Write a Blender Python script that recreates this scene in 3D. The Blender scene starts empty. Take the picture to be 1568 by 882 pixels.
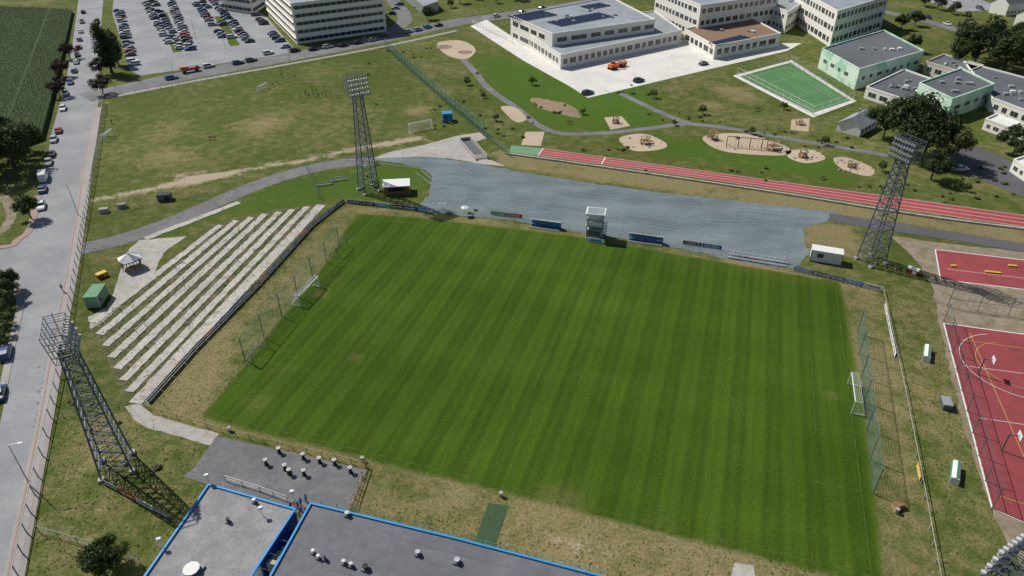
import bpy, math, random
import numpy as np
from mathutils import Vector, Matrix
random.seed(7); np.random.seed(7)
H=77.1; F=1087.0; PIT=math.radians(33); CP=math.cos(PIT); SP=math.sin(PIT)
def S(u,v,z=0.0):
    """survey point: photogrammetric fix of a photo measurement on the horizontal plane at height z"""
    x=(u-784)/F; y=(v-441)/F
    k=(H-z)/(SP+y*CP)
    return (x*k,(CP-y*SP)*k)
# ---------------------------------------------------------------- materials
M={}
def nn(nt,t,**kw):
    n=nt.nodes.new(t)
    for k,v in kw.items(): setattr(n,k,v)
    return n
def mat(name,col,rough=.85,var=.15,scale=1.0,bump=0.,metal=0.,spec=.3,big=.0,coat=0.,transl=None,col2=None,th=(.45,.6),s2=.3,stretch=None):
    m=bpy.data.materials.new(name); m.use_nodes=True; nt=m.node_tree; b=nt.nodes['Principled BSDF']
    b.inputs['Roughness'].default_value=rough; b.inputs['Metallic'].default_value=metal
    b.inputs['Specular IOR Level'].default_value=spec; b.inputs['Coat Weight'].default_value=coat
    g=nn(nt,'ShaderNodeNewGeometry')
    n=nn(nt,'ShaderNodeTexNoise'); n.inputs['Scale'].default_value=scale; n.inputs['Detail'].default_value=6; n.inputs['Roughness'].default_value=.65
    nt.links.new(g.outputs['Position'],n.inputs['Vector'])
    mr=nn(nt,'ShaderNodeMapRange'); mr.inputs['From Min'].default_value=.28; mr.inputs['From Max'].default_value=.72
    mr.inputs['To Min'].default_value=1-var; mr.inputs['To Max'].default_value=1+var
    nt.links.new(n.outputs['Fac'],mr.inputs['Value'])
    fac=mr.outputs[0]
    if big>0:
        n2=nn(nt,'ShaderNodeTexNoise'); n2.inputs['Scale'].default_value=scale*.06; n2.inputs['Detail'].default_value=4
        nt.links.new(g.outputs['Position'],n2.inputs['Vector'])
        m2=nn(nt,'ShaderNodeMapRange'); m2.inputs['From Min'].default_value=.3; m2.inputs['From Max'].default_value=.7
        m2.inputs['To Min'].default_value=1-big; m2.inputs['To Max'].default_value=1+big
        nt.links.new(n2.outputs['Fac'],m2.inputs['Value'])
        mm=nn(nt,'ShaderNodeMath',operation='MULTIPLY'); nt.links.new(fac,mm.inputs[0]); nt.links.new(m2.outputs[0],mm.inputs[1]); fac=mm.outputs[0]
    vm=nn(nt,'ShaderNodeVectorMath',operation='SCALE'); vm.inputs[0].default_value=col[:3]
    if col2:
        n3=nn(nt,'ShaderNodeTexNoise'); n3.inputs['Scale'].default_value=s2; n3.inputs['Detail'].default_value=8; n3.inputs['Roughness'].default_value=.72
        src=g.outputs['Position']
        if stretch:
            mp=nn(nt,'ShaderNodeMapping');mp.inputs['Rotation'].default_value=(0,0,stretch[0]);mp.inputs['Scale'].default_value=(stretch[1],1,1);nt.links.new(src,mp.inputs['Vector']);src=mp.outputs[0]
        nt.links.new(src,n3.inputs['Vector'])
        r3=nn(nt,'ShaderNodeMapRange'); r3.inputs['From Min'].default_value=th[0]; r3.inputs['From Max'].default_value=th[1]; nt.links.new(n3.outputs['Fac'],r3.inputs['Value'])
        mx=nn(nt,'ShaderNodeMix',data_type='RGBA'); nt.links.new(r3.outputs[0],mx.inputs[0]); mx.inputs[6].default_value=(*col,1); mx.inputs[7].default_value=(*col2,1)
        nt.links.new(mx.outputs[2],vm.inputs[0])
    nt.links.new(fac,vm.inputs['Scale']); nt.links.new(vm.outputs[0],b.inputs['Base Color'])
    if bump>0:
        bn=nn(nt,'ShaderNodeBump'); bn.inputs['Distance'].default_value=bump; bn.inputs['Strength'].default_value=.7
        nt.links.new(n.outputs['Fac'],bn.inputs['Height']); nt.links.new(bn.outputs[0],b.inputs['Normal'])
    if transl:
        t=nn(nt,'ShaderNodeBsdfTranslucent'); nt.links.new(vm.outputs[0],t.inputs['Color'])
        mx=nn(nt,'ShaderNodeMixShader'); mx.inputs[0].default_value=transl
        nt.links.new(b.outputs[0],mx.inputs[1]); nt.links.new(t.outputs[0],mx.inputs[2])
        nt.links.new(mx.outputs[0],nt.nodes['Material Output'].inputs[0])
    M[name]=m; return m
mat('asphalt_light',(.25,.26,.275),.9,.10,1.2,.02,big=.12,col2=(.30,.305,.31),s2=.12)
mat('asphalt_mid',(.155,.155,.16),.9,.14,1.0,.02,big=.15,col2=(.20,.20,.20),s2=.2)
mat('asphalt_dark',(.10,.10,.105),.9,.15,1.0,.02,big=.15)
mat('gravel_blue',(.125,.158,.17),.95,.24,2.2,.10,big=.14,col2=(.205,.245,.26),th=(.40,.72),s2=.16,stretch=(.15,.35))
mat('gravel_pale',(.20,.235,.245),.95,.3,2.2,.05,col2=(.15,.18,.19),s2=.8)
mat('terrace_grey',(.135,.135,.145),.9,.12,1.5,.01,big=.2,col2=(.17,.17,.175),s2=.4)
mat('concrete',(.40,.38,.35),.9,.14,1.5,.02,big=.12,col2=(.33,.31,.27),s2=.6)
mat('concrete_worn',(.44,.42,.38),.95,.20,1.6,.05,big=.12,col2=(.17,.165,.08),th=(.53,.68),s2=.55)
mat('plaza',(.68,.655,.61),.9,.05,1.0,big=.06,col2=(.60,.58,.54),s2=.15)
mat('sandbed',(.46,.37,.27),.95,.15,1.5,.05,big=.1)
mat('dirt',(.27,.20,.13),.95,.3,.7,.08,big=.2)
mat('terrace_soil',(.070,.085,.026),.95,.35,.9,.1,col2=(.155,.125,.070),th=(.46,.60),s2=.30)
mat('tan_edge',(.27,.22,.165),.95,.18,1.0,.04,big=.15,col2=(.19,.16,.10),s2=.4)
mat('track_red',(.34,.068,.07),.85,.12,1.5,big=.12)
mat('court_red',(.28,.056,.062),.85,.12,.6,big=.12,col2=(.23,.05,.055),s2=.12)
mat('court_green',(.085,.20,.075),.85,.1,1.0,big=.1)
mat('court_green_light',(.15,.30,.17),.85,.1,1.0,big=.1)
mat('mat_green',(.045,.085,.04),.9,.2,2.0)
mat('line_white',(.70,.70,.68),.8,.08,2)
mat('court_line_pale',(.38,.46,.36),.8,.08,2)
mat('line_yellow',(.5,.36,.07),.8,.08,2)
mat('pitch_line',(.056,.098,.012),.9,.25,1.0,col2=(.105,.15,.045),th=(.48,.72),s2=.5)
mat('kerb',(.38,.37,.35),.9,.1,2)
mat('sidewalk',(.34,.31,.295),.9,.1,2,big=.1)
mat('kerb_red',(.33,.24,.21),.9,.1,2)
mat('roof_gravel',(.24,.24,.245),.95,.18,3.0,.04,big=.12,col2=(.30,.30,.30),s2=.5)
mat('roof_grey',(.125,.13,.145),.9,.12,.8,.01,big=.12,col2=(.165,.17,.18),th=(.4,.65),s2=.22)
mat('roof_dark',(.11,.12,.13),.9,.15,.8,big=.2)
mat('roof_light',(.30,.33,.36),.7,.08,.8,big=.1,col2=(.24,.26,.28),s2=.2)
mat('deck_brown',(.23,.15,.10),.85,.2,2)
mat('blue_trim',(.04,.27,.58),.5,.10,2)
mat('blue_dark',(.02,.06,.22),.5,.1,2)
mat('white_wall',(.80,.77,.71),.85,.05,.8)
mat('cream_wall',(.60,.55,.47),.85,.05,.8)
mat('white_paint',(.72,.72,.70),.6,.06,1.5)
mat('table_top',(.50,.50,.49),.6,.10,1.5)
mat('green_wall',(.33,.58,.42),.8,.06,.15,col2=(.62,.74,.62),th=(.48,.52),s2=.10)
mat('green_wall2',(.42,.66,.46),.8,.05,1,col2=(.62,.74,.62),th=(.48,.52),s2=.12)
mat('glass',(.035,.045,.055),.12,.3,.4,spec=.6)
mat('solar',(.02,.03,.06),.2,.2,1,spec=.6)
mat('steel',(.13,.15,.18),.55,.2,1.5,metal=.4)
mat('steel_light',(.42,.43,.44),.5,.15,1.5,metal=.4)
mat('lamp_face',(.65,.68,.70),.3,.1,2)
mat('net_green',(.10,.24,.20),.8,.1,2)
mat('net_white',(.62,.62,.60),.8,.1,2)
mat('wood',(.24,.13,.06),.8,.25,3)
mat('wood_light',(.42,.30,.18),.8,.2,3)
mat('bark',(.09,.07,.05),.95,.3,3)
mat('black',(.02,.02,.022),.6,.1,3)
mat('tyre',(.025,.025,.025),.9,.1,3)
mat('red_paint',(.45,.05,.04),.5,.08,2)
mat('orange_paint',(.70,.16,.03),.5,.08,2)
mat('yellow_paint',(.60,.42,.05),.5,.08,2)
mat('green_paint',(.07,.28,.14),.5,.08,2)
mat('contgreen',(.22,.36,.24),.6,.1,1)
mat('leaf',(.050,.080,.018),.7,.45,.55,transl=.25)
mat('leaf_dark',(.032,.055,.016),.7,.45,.55,transl=.2)
mat('leaf_light',(.085,.12,.028),.7,.4,.6,transl=.25)
mat('leaf_plum',(.045,.020,.024),.7,.4,.6,transl=.2)
mat('leaf_olive',(.10,.095,.03),.7,.4,.6,transl=.2)
mat('corn',(.058,.098,.014),.7,.4,.25,transl=.2,big=.2)
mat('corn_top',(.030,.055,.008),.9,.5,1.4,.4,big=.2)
mat('skin',(.50,.30,.21),.6,.05,5)
mat('hair',(.05,.03,.02),.8,.1,8)
mat('stone',(.34,.32,.29),.9,.25,1.5,.05)
mat('tile_red',(.26,.09,.05),.85,.2,1.5)
mat('headlight',(.8,.8,.78),.15,.02,2)
mat('taillight',(.4,.01,.01),.3,.02,2)
CARC={'white':(.72,.72,.72),'silver':(.36,.37,.39),'black':(.016,.016,.018),'blue':(.03,.07,.20),'grey':(.10,.105,.115),'red':(.38,.02,.02),'lblue':(.08,.22,.42)}
for k,c in CARC.items(): mat('car_'+k,c,.28,.03,2,spec=.5,coat=.6)

# ---------------------------------------------------------------- mesh builder
class MB:
    def __init__(s): s.v=[];s.f=[];s.m=[];s.names=[]
    def mi(s,n):
        if n not in s.names: s.names.append(n)
        return s.names.index(n)
    def add(s,vs,fs,m):
        o=len(s.v); s.v.extend(vs); i=s.mi(m)
        for f in fs: s.f.append(tuple(a+o for a in f)); s.m.append(i)
    def box(s,c,d,rot=0,m='concrete',taper=1.0):
        cx,cy,cz=c; hx,hy,hz=d[0]/2,d[1]/2,d[2]/2; cr_,sr=math.cos(rot),math.sin(rot); vs=[]
        for z,t in ((-hz,1),(hz,taper)):
            for x,y in ((-hx,-hy),(hx,-hy),(hx,hy),(-hx,hy)):
                x*=t;y*=t; vs.append((cx+x*cr_-y*sr,cy+x*sr+y*cr_,cz+z))
        s.add(vs,[(3,2,1,0),(4,5,6,7),(0,1,5,4),(1,2,6,5),(2,3,7,6),(3,0,4,7)],m)
    def beam(s,a,b,w,m,w2=None):
        a=Vector(a);b=Vector(b);d=b-a
        if d.length<1e-6:return
        d.normalize(); up=Vector((0,0,1)) if abs(d.z)<.95 else Vector((1,0,0))
        x=d.cross(up).normalized(); y=x.cross(d); w2=w if w2 is None else w2; vs=[]
        for p,q in ((a,w),(b,w2)):
            for i,j in ((-1,-1),(1,-1),(1,1),(-1,1)): vs.append(tuple(p+x*(i*q/2)+y*(j*q/2)))
        s.add(vs,[(3,2,1,0),(4,5,6,7),(0,1,5,4),(1,2,6,5),(2,3,7,6),(3,0,4,7)],m)
    def cyl(s,c,r,h,m,n=12,r2=None,axis='z'):
        r2=r if r2 is None else r2; vs=[]
        for k,rr in ((0,r),(1,r2)):
            for i in range(n):
                a=2*math.pi*i/n; p=(rr*math.cos(a),rr*math.sin(a),k*h)
                if axis=='y': p=(p[0],p[2]-h/2,p[1])
                vs.append((c[0]+p[0],c[1]+p[1],c[2]+p[2]))
        fs=[(i,(i+1)%n,n+(i+1)%n,n+i) for i in range(n)]+[tuple(range(n-1,-1,-1)),tuple(range(n,2*n))]
        s.add(vs,fs,m)
    def prism(s,poly,z0,z1,m,mt=None):
        a=sum(poly[i][0]*poly[(i+1)%len(poly)][1]-poly[(i+1)%len(poly)][0]*poly[i][1] for i in range(len(poly)))
        if a<0: poly=poly[::-1]
        n=len(poly); vs=[(p[0],p[1],z0) for p in poly]+[(p[0],p[1],z1) for p in poly]
        s.add(vs,[(i,(i+1)%n,n+(i+1)%n,n+i) for i in range(n)],m)
        s.add([(p[0],p[1],z1) for p in poly],[tuple(range(n))],mt or m)
        return poly
    def mesh(s,name,smooth=False):
        me=bpy.data.meshes.new(name); me.from_pydata(s.v,[],s.f)
        for n in s.names: me.materials.append(M[n])
        me.polygons.foreach_set('material_index',s.m)
        if smooth: me.polygons.foreach_set('use_smooth',[True]*len(s.f))
        me.update(); return me
    def obj(s,name,loc=(0,0,0),rot=0,smooth=False):
        return place(name,s.mesh(name,smooth),loc,rot)
def place(name,me,loc=(0,0,0),rot=0,sc=1):
    o=bpy.data.objects.new(name,me); bpy.context.scene.collection.objects.link(o)
    o.location=loc; o.rotation_euler=(0,0,rot)
    o.scale=(sc,sc,sc) if not isinstance(sc,tuple) else sc
    return o
def cr(pts,closed=False,n=6):
    out=[];N=len(pts)
    rng=range(N if closed else N-1)
    for i in rng:
        if closed: p=[pts[(i+k)%N] for k in(-1,0,1,2)]
        else: p=[pts[max(i-1,0)],pts[i],pts[i+1],pts[min(i+2,N-1)]]
        for k in range(n):
            t=k/n; out.append(tuple(.5*((2*p[1][a])+(-p[0][a]+p[2][a])*t+(2*p[0][a]-5*p[1][a]+4*p[2][a]-p[3][a])*t*t+(-p[0][a]+3*p[1][a]-3*p[2][a]+p[3][a])*t**3) for a in(0,1)))
    if not closed: out.append(tuple(pts[-1]))
    return out
def G(pts,z=0): return [S(u,v,z) for u,v in pts]
def sheet(name,px,z,m,smooth=False,jit=0):
    p=G(px)
    if smooth: p=cr(p,True)
    if jit:
        q=[]
        for i in range(len(p)):
            a=p[i];b=p[(i+1)%len(p)];L=math.dist(a,b);k=max(1,int(L/1.2))
            for j in range(k): q.append((a[0]+(b[0]-a[0])*j/k+random.uniform(-jit,jit),a[1]+(b[1]-a[1])*j/k+random.uniform(-jit,jit)))
        p=q
    mb=MB(); a=sum(p[i][0]*p[(i+1)%len(p)][1]-p[(i+1)%len(p)][0]*p[i][1] for i in range(len(p)))
    if a<0:p=p[::-1]
    mb.add([(x,y,z) for x,y in p],[tuple(range(len(p)))],m); return mb.obj(name)
def ribbon_pts(p,w,jit=0):
    L=[];R=[]
    for i in range(len(p)):
        a=p[max(i-1,0)];b=p[min(i+1,len(p)-1)];dx,dy=b[0]-a[0],b[1]-a[1];l=math.hypot(dx,dy) or 1
        nx,ny=-dy/l,dx/l; w1=w/2+random.uniform(-jit,jit); w2=w/2+random.uniform(-jit,jit)
        L.append((p[i][0]+nx*w1,p[i][1]+ny*w1));R.append((p[i][0]-nx*w2,p[i][1]-ny*w2))
    return L,R
def addrib(mb,p,w,z,m,jit=0,h=0):
    L,R=ribbon_pts(p,w,jit);n=len(p)
    mb.add([(x,y,z) for x,y in R]+[(x,y,z) for x,y in L],[(i,i+1,n+i+1,n+i) for i in range(n-1)],m)
    if h:
        for q in (L,R):
            mb.add([(x,y,z) for x,y in q]+[(x,y,z-h) for x,y in q],[(i,i+1,n+i+1,n+i) for i in range(n-1)],m)
def dens(p,step):
    out=[]
    for i in range(len(p)-1):
        k=max(1,int(math.dist(p[i],p[i+1])/step))
        for j in range(k): out.append((p[i][0]+(p[i+1][0]-p[i][0])*j/k,p[i][1]+(p[i+1][1]-p[i][1])*j/k))
    out.append(p[-1]);return out
def ribbon(name,px,w,z,m,jit=0,smooth=True,h=0):
    p=G(px)
    if smooth:p=cr(p)
    if jit:p=dens(p,1.2)
    mb=MB();addrib(mb,p,w,z,m,jit,h);return mb.obj(name)

# ---------------------------------------------------------------- pitch frame
UX=(.9537,-.3007); VX=(.3007,.9537); CN=-.302*H; CU=1.278*H; HL=49.2; HW=34.0
def PT(a,b):
    n=CN+a;u=CU+b
    return (n*UX[0]+u*VX[0], n*UX[1]+u*VX[1])
PROT=math.atan2(UX[1],UX[0])

# ---------------------------------------------------------------- ground
def axis(lo,hi,far):
    c=np.arange(lo,hi+.5,1.0); a=lo-np.array([far,900,400,200,100,50,25,10,4])[:]; b=hi+np.array([4,10,25,50,100,200,400,900,far])
    return np.concatenate([a,c,b])
xs=axis(-230,300,4000); ys=axis(20,470,4000)
X,Y=np.meshgrid(xs,ys); P=np.stack([X.ravel(),Y.ravel()],1)
def sdpoly(poly):
    d=np.full(len(P),1e9); ins=np.zeros(len(P),bool);n=len(poly)
    for i in range(n):
        a=np.array(poly[i]);b=np.array(poly[(i+1)%n]);e=b-a;w=P-a
        t=np.clip((w@e)/(e@e+1e-9),0,1); q=w-t[:,None]*e; d=np.minimum(d,(q**2).sum(1))
        c=((a[1]>P[:,1])!=(b[1]>P[:,1])); xx=a[0]+(P[:,1]-a[1])*(e[0])/(e[1] if abs(e[1])>1e-9 else 1e-9)
        ins^=c&(P[:,0]<xx)
    d=np.sqrt(d); return np.where(ins,d,-d)
def soft(px,s,world=False): return np.clip(.5+sdpoly(px if world else G(px))/s,0,1)
def softline(px,w,s):
    p=G(px);d=np.full(len(P),1e9)
    for i in range(len(p)-1):
        a=np.array(p[i]);b=np.array(p[i+1]);e=b-a;ww=P-a
        t=np.clip((ww@e)/(e@e+1e-9),0,1);q=ww-t[:,None]*e;d=np.minimum(d,(q**2).sum(1))
    return np.clip(.5+(w/2-np.sqrt(d))/s,0,1)
dry=np.full(len(P),.42); sand=np.zeros(len(P)); lush=np.zeros(len(P)); wear=np.zeros(len(P))
def lay(arr,mask,val): arr[:]=arr*(1-mask)+val*mask
lay(dry,soft([(150,140),(600,70),(745,205),(560,245),(480,240),(150,300)],6),.36)
lay(dry,soft([(150,210),(440,160),(650,190),(560,235),(150,290)],14),.46)
lay(dry,soft([(130,300),(560,235),(560,300),(300,330),(130,360)],4),.42)
lay(dry,soft([(230,620),(528,312),(760,335),(1110,395),(1350,447),(1435,900),(560,900),(540,720)],3),.58)
lay(dry,soft([(545,760),(900,850),(1420,900),(1420,960),(545,960)],6),.70)
lay(dry,soft([(1300,450),(1350,450),(1430,880),(1345,880)],4),.66)
lay(dry,soft([(1110,392),(1350,440),(1345,452),(1110,402)],2),.8)
lay(dry,soft([(225,560),(345,470),(330,640),(225,640)],5),.80)
lay(dry,soft([(60,560),(200,620),(330,690),(260,850),(40,900)],6),.50)
lay(dry,soft([(120,640),(200,660),(170,740),(110,720)],5),.68)
lay(dry,soft([(1350,447),(1440,430),(1530,800),(1568,880),(1435,900)],4),.50)
lay(dry,soft([(1000,100),(1240,170),(1280,210),(1060,180)],8),.46)
lay(dry,soft([(590,75),(720,60),(800,140),(800,230),(750,210)],8),.42)
lay(dry,soft([(1150,250),(1568,310),(1568,260),(1350,220),(1250,215)],5),.45)
lay(dry,soft([(760,232),(1568,350),(1568,372),(760,255)],3),.80)
lay(dry,soft([(1230,345),(1300,345),(1330,400),(1235,385)],3),.85)
lay(dry,soft([(730,85),(1000,140),(1010,195),(830,200),(760,160)],10),.18)
lay(dry,soft([(1000,205),(1300,245),(1300,280),(1010,240)],6),.26)
lay(dry,soft([(110,375),(240,360),(150,490),(190,620),(90,640)],5),.42)
lawn=soft([(395,292),(480,266),(560,252),(640,258),(658,275),(645,292),(640,305),(560,305),(490,308),(372,308),(330,318)],3)
lay(dry,lawn,.27)
strip=soft([(235,356),(370,308),(495,306),(492,316),(330,330),(230,372)],2); lay(dry,strip,.22)
lay(sand,softline([(145,305),(230,290),(330,268),(470,245),(560,225),(640,212)],4.0,6),.85)
lay(sand,softline([(300,275),(352,268)],2,6),1.0)
lay(sand,softline([(170,282),(430,246)],1.5,5),.6)
lay(sand,softline([(130,372),(128,310)],2,2),.5)
lay(sand,softline([(655,215),(760,235)],2,3),.6)
lay(sand,softline([(780,252),(1000,285),(1290,322)],1,2),.6)
lay(sand,softline([(235,600),(420,455),(510,340)],1,4),.42)
lay(sand,soft([(770,785),(960,825),(1120,850),(1110,880),(900,870),(770,825)],6),.46)
for c,r in (((845,780),6),((960,830),8),((1100,850),8),((690,760),5),((280,600),4),((300,640),4),((1270,360),5),((1245,365),4),((950,800),4),((1010,820),4),((860,850),4),((640,170),6),((400,190),9),((260,240),8),((1140,150),7),((1120,140),7),((1090,160),5)):
    x,y=S(*c);d=np.hypot(P[:,0]-x,P[:,1]-y);lay(dry,np.clip(1.2-d/r,0,1),.80)
for c,r,k in (((545,548),3.,.7),((1268,605),1.6,.6),((515,430),3,.5),((490,450),3.5,.8),((1280,607),2.2,.7),((600,520),10,.25),((640,360),14,.3),((430,560),9,.35),((860,775),7,.75),((1000,800),7,.4),((1240,440),12,.35),((620,700),8,.3),((400,610),6,.5),((1240,800),7,.3)):
    x,y=S(*c);d=np.hypot(P[:,0]-x,P[:,1]-y);wear=np.maximum(wear,np.clip(1.15-d/r,0,1)*k)
wear=np.maximum(wear,softline([(545,332),(760,350),(1110,405),(1275,436)],4,6)*.45)
wear=np.maximum(wear,softline([(325,640),(760,755),(1300,872)],2,5)*.40)
pitchm=soft([S(305,640),S(372,562),S(500,400),S(545,327),S(640,333),S(870,360),S(1110,402),S(1287,432),PT(HL+2,0),PT(HL+1.5,-HW-1.5),PT(0,-HW-1.3)],2.5,True)
lush=np.maximum(lush,soft([(730,85),(900,100),(1000,140),(1010,195),(850,200),(760,150)],14)*.85)
lush=np.maximum(lush,soft([(1000,205),(1300,245),(1300,280),(1010,240)],8)*.75)
lush=np.maximum(lush,np.maximum(lawn,strip)*.6)
nx,ny=len(xs),len(ys)
idx=np.arange(nx*ny).reshape(ny,nx)
faces=np.stack([idx[:-1,:-1].ravel(),idx[:-1,1:].ravel(),idx[1:,1:].ravel(),idx[1:,:-1].ravel()],1)
me=bpy.data.meshes.new('ground'); me.vertices.add(len(P)); me.loops.add(faces.size); me.polygons.add(len(faces))
me.vertices.foreach_set('co',np.concatenate([P,np.zeros((len(P),1))],1).ravel())
me.loops.foreach_set('vertex_index',faces.ravel()); me.polygons.foreach_set('loop_start',np.arange(0,faces.size,4))
me.update(calc_edges=True)
for n,a in (('dry',dry),('sand',sand),('lush',lush),('pitchm',pitchm),('wear',wear)):
    at=me.attributes.new(n,'FLOAT','POINT'); at.data.foreach_set('value',a.astype(np.float32))
gm=bpy.data.materials.new('grass_ground'); gm.use_nodes=True; nt=gm.node_tree; B=nt.nodes['Principled BSDF']; B.inputs['Roughness'].default_value=.95; B.inputs['Specular IOR Level'].default_value=.1
geo=nn(nt,'ShaderNodeNewGeometry'); LK=nt.links.new
def noise(sc,det=5,r=.6,vec=None):
    n=nn(nt,'ShaderNodeTexNoise'); n.inputs['Scale'].default_value=sc;n.inputs['Detail'].default_value=det;n.inputs['Roughness'].default_value=r
    LK(vec or geo.outputs['Position'],n.inputs['Vector']);return n.outputs['Fac']
def math_(op,a,b=None,c=None):
    n=nn(nt,'ShaderNodeMath',operation=op)
    for i,x in enumerate((a,b,c)):
        if x is None: continue
        if isinstance(x,(int,float)): n.inputs[i].default_value=x
        else: LK(x,n.inputs[i])
    return n.outputs[0]
def mrange(x,a,b,c=0,d=1,sm=False):
    n=nn(nt,'ShaderNodeMapRange'); 
    if sm:n.interpolation_type='SMOOTHSTEP'
    for k,v in (('From Min',a),('From Max',b),('To Min',c),('To Max',d)): n.inputs[k].default_value=v
    LK(x,n.inputs['Value']);return n.outputs[0]
def mix(f,a,b):
    n=nn(nt,'ShaderNodeMix',data_type='RGBA')
    if isinstance(f,(int,float)): n.inputs[0].default_value=f
    else: LK(f,n.inputs[0])
    for i,x in ((6,a),(7,b)):
        if isinstance(x,tuple): n.inputs[i].default_value=(*x,1)
        else: LK(x,n.inputs[i])
    return n.outputs[2]
def scale_(c,f):
    n=nn(nt,'ShaderNodeVectorMath',operation='SCALE');LK(c,n.inputs[0]);LK(f,n.inputs['Scale']);return n.outputs[0]
def attr(n):
    a=nn(nt,'ShaderNodeAttribute');a.attribute_name=n;return a.outputs['Fac']
n1=noise(.05,5,.6);n2=noise(.35,7,.7);n3=noise(2.2,5,.75);n4=noise(.012,3,.5)
cmb=math_('ADD',math_('MULTIPLY',n1,.5),math_('ADD',math_('MULTIPLY',n2,.65),math_('MULTIPLY',n3,.35)))
dv=math_('ADD',attr('dry'),math_('MULTIPLY',math_('SUBTRACT',cmb,.75),1.8))
dfac=mrange(dv,.28,.90,0,1,True)
green=mix(mrange(n2,.3,.7),(.062,.090,.016),(.098,.122,.026))
green=mix(attr('lush'),green,(.062,.128,.014))
drc=mix(mrange(n3,.3,.7),(.185,.155,.065),(.285,.235,.125))
base=mix(dfac,green,drc)
sv=math_('ADD',attr('sand'),math_('MULTIPLY',math_('SUBTRACT',cmb,.75),1.6))
base=mix(mrange(sv,.40,.75,0,1,True),base,mix(n3,(.32,.26,.18),(.48,.40,.30)))
sx=nn(nt,'ShaderNodeVectorMath',operation='DOT_PRODUCT');LK(geo.outputs['Position'],sx.inputs[0]);sx.inputs[1].default_value=(UX[0],UX[1],0)
sy=nn(nt,'ShaderNodeVectorMath',operation='DOT_PRODUCT');LK(geo.outputs['Position'],sy.inputs[0]);sy.inputs[1].default_value=(VX[0],VX[1],0)
across=math_('ADD',sx.outputs['Value'],math_('MULTIPLY',n1,1.0))
s1=math_('SINE',math_('MULTIPLY',across,2*math.pi/5.4)); s2=math_('SINE',math_('MULTIPLY',across,2*math.pi/1.8))
s3=math_('SINE',math_('MULTIPLY',sy.outputs['Value'],2*math.pi/11))
cv=nn(nt,'ShaderNodeCombineXYZ');LK(math_('MULTIPLY',sx.outputs['Value'],1.3),cv.inputs[0]);LK(math_('MULTIPLY',sy.outputs['Value'],.05),cv.inputs[1])
streak=noise(1.0,4,.7,cv.outputs[0])
sq=mrange(s1,-.35,.35,-1,1)
sf=math_('ADD',math_('MULTIPLY',sq,.085),math_('MULTIPLY',math_('MULTIPLY',s2,n1),.10))
sf=math_('ADD',sf,math_('MULTIPLY',math_('SUBTRACT',streak,.5),.55)); sf=math_('ADD',sf,math_('MULTIPLY',s3,.03))
pf=math_('ADD',math_('ADD',1.0,sf),math_('MULTIPLY',math_('SUBTRACT',n3,.5),.55))
pc=mix(mrange(n1,.30,.70),(.041,.083,.006),(.059,.107,.009))
pc=mix(mrange(n2,.55,.80,0,.45),pc,(.088,.112,.018))
wv=math_('ADD',attr('wear'),math_('MULTIPLY',math_('SUBTRACT',cmb,.75),1.4))
pc=mix(mrange(wv,.25,.95,0,.8,True),pc,(.150,.135,.050))
pc=scale_(pc,pf)
pm=math_('ADD',attr('pitchm'),math_('MULTIPLY',math_('SUBTRACT',n2,.5),1.1))
col=mix(mrange(pm,.30,.80,0,1,True),base,pc)
col=scale_(col,mrange(n4,.3,.7,.88,1.12)); col=scale_(col,mrange(n3,.2,.8,.76,1.24))
LK(col,B.inputs['Base Color'])
bp=nn(nt,'ShaderNodeBump');bp.inputs['Distance'].default_value=.14;bp.inputs['Strength'].default_value=.9
LK(math_('ADD',noise(2.5,6,.75),math_('MULTIPLY',n2,1.5)),bp.inputs['Height']);LK(bp.outputs[0],B.inputs['Normal'])
me.materials.append(gm); M['grass_ground']=gm; place('ground',me)

# ---------------------------------------------------------------- roads, paths, sheets
sheet('road',[(128,-60),(172,-60),(158,0),(150,100),(152,150),(142,200),(124,300),(104,400),(86,500),(68,600),(50,700),(30,800),(8,900),(-20,1000),(-160,1000),(-75,900),(-45,800),(-15,700),(0,650),(12,590),(25,520),(35,470),(34,448),(22,434),(-5,430),(-160,445),(-160,390),(0,383),(28,372),(50,352),(62,300),(80,200),(100,130),(112,60),(120,0)],.012,'asphalt_light')
ribbon('side_pavement',[(-160,386),(0,379),(28,367),(47,348),(58,300)],1.6,.10,'kerb_red',h=.1)
ribbon('side_pavement',[(-160,449),(-5,434),(18,440),(29,455),(30,475),(20,520),(6,590)],1.2,.10,'sidewalk',h=.1)
ribbon('street',[(130,150),(180,139),(300,113),(450,86),(590,58),(700,34),(800,20),(960,-6),(1100,-30)],12,.016,'asphalt_mid')
ribbon('pavement',[(165,150),(300,124),(450,97),(590,71),(700,47)],2.2,.10,'sidewalk',h=.1)
ribbon('sidewalk',[(150,165),(136,240),(127,310),(113,400),(94,500),(77,600),(58,700),(38,800),(18,900),(-5,990)],2.4,.10,'sidewalk',h=.1)
ribbon('kerb',[(146,165),(131,240),(121,310),(106,400),(87,500),(69,600),(50,700),(29,800),(8,900)],.25,.13,'kerb_red',h=.13)
sheet('parking_lot',[(172,20),(178,-40),(330,-40),(345,5),(385,15),(405,22),(452,76),(440,82),(215,116),(200,108)],.014,'asphalt_light')
mb=MB()
for a,b,w in (((250,20),(272,80),3.5),((335,25),(360,70),4)): addrib(mb,dens(G([a,b]),2),w,.05,'grass_ground',.3)
mb.obj('grass_verge')
ribbon('service_road',[(590,52),(620,30),(600,0),(560,-30)],7,.013,'asphalt_mid')
ribbon('access_path',[(118,382),(180,368),(250,345),(320,315),(390,285),(450,265),(520,250),(575,248)],5.5,.012,'asphalt_mid',jit=.15)
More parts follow.
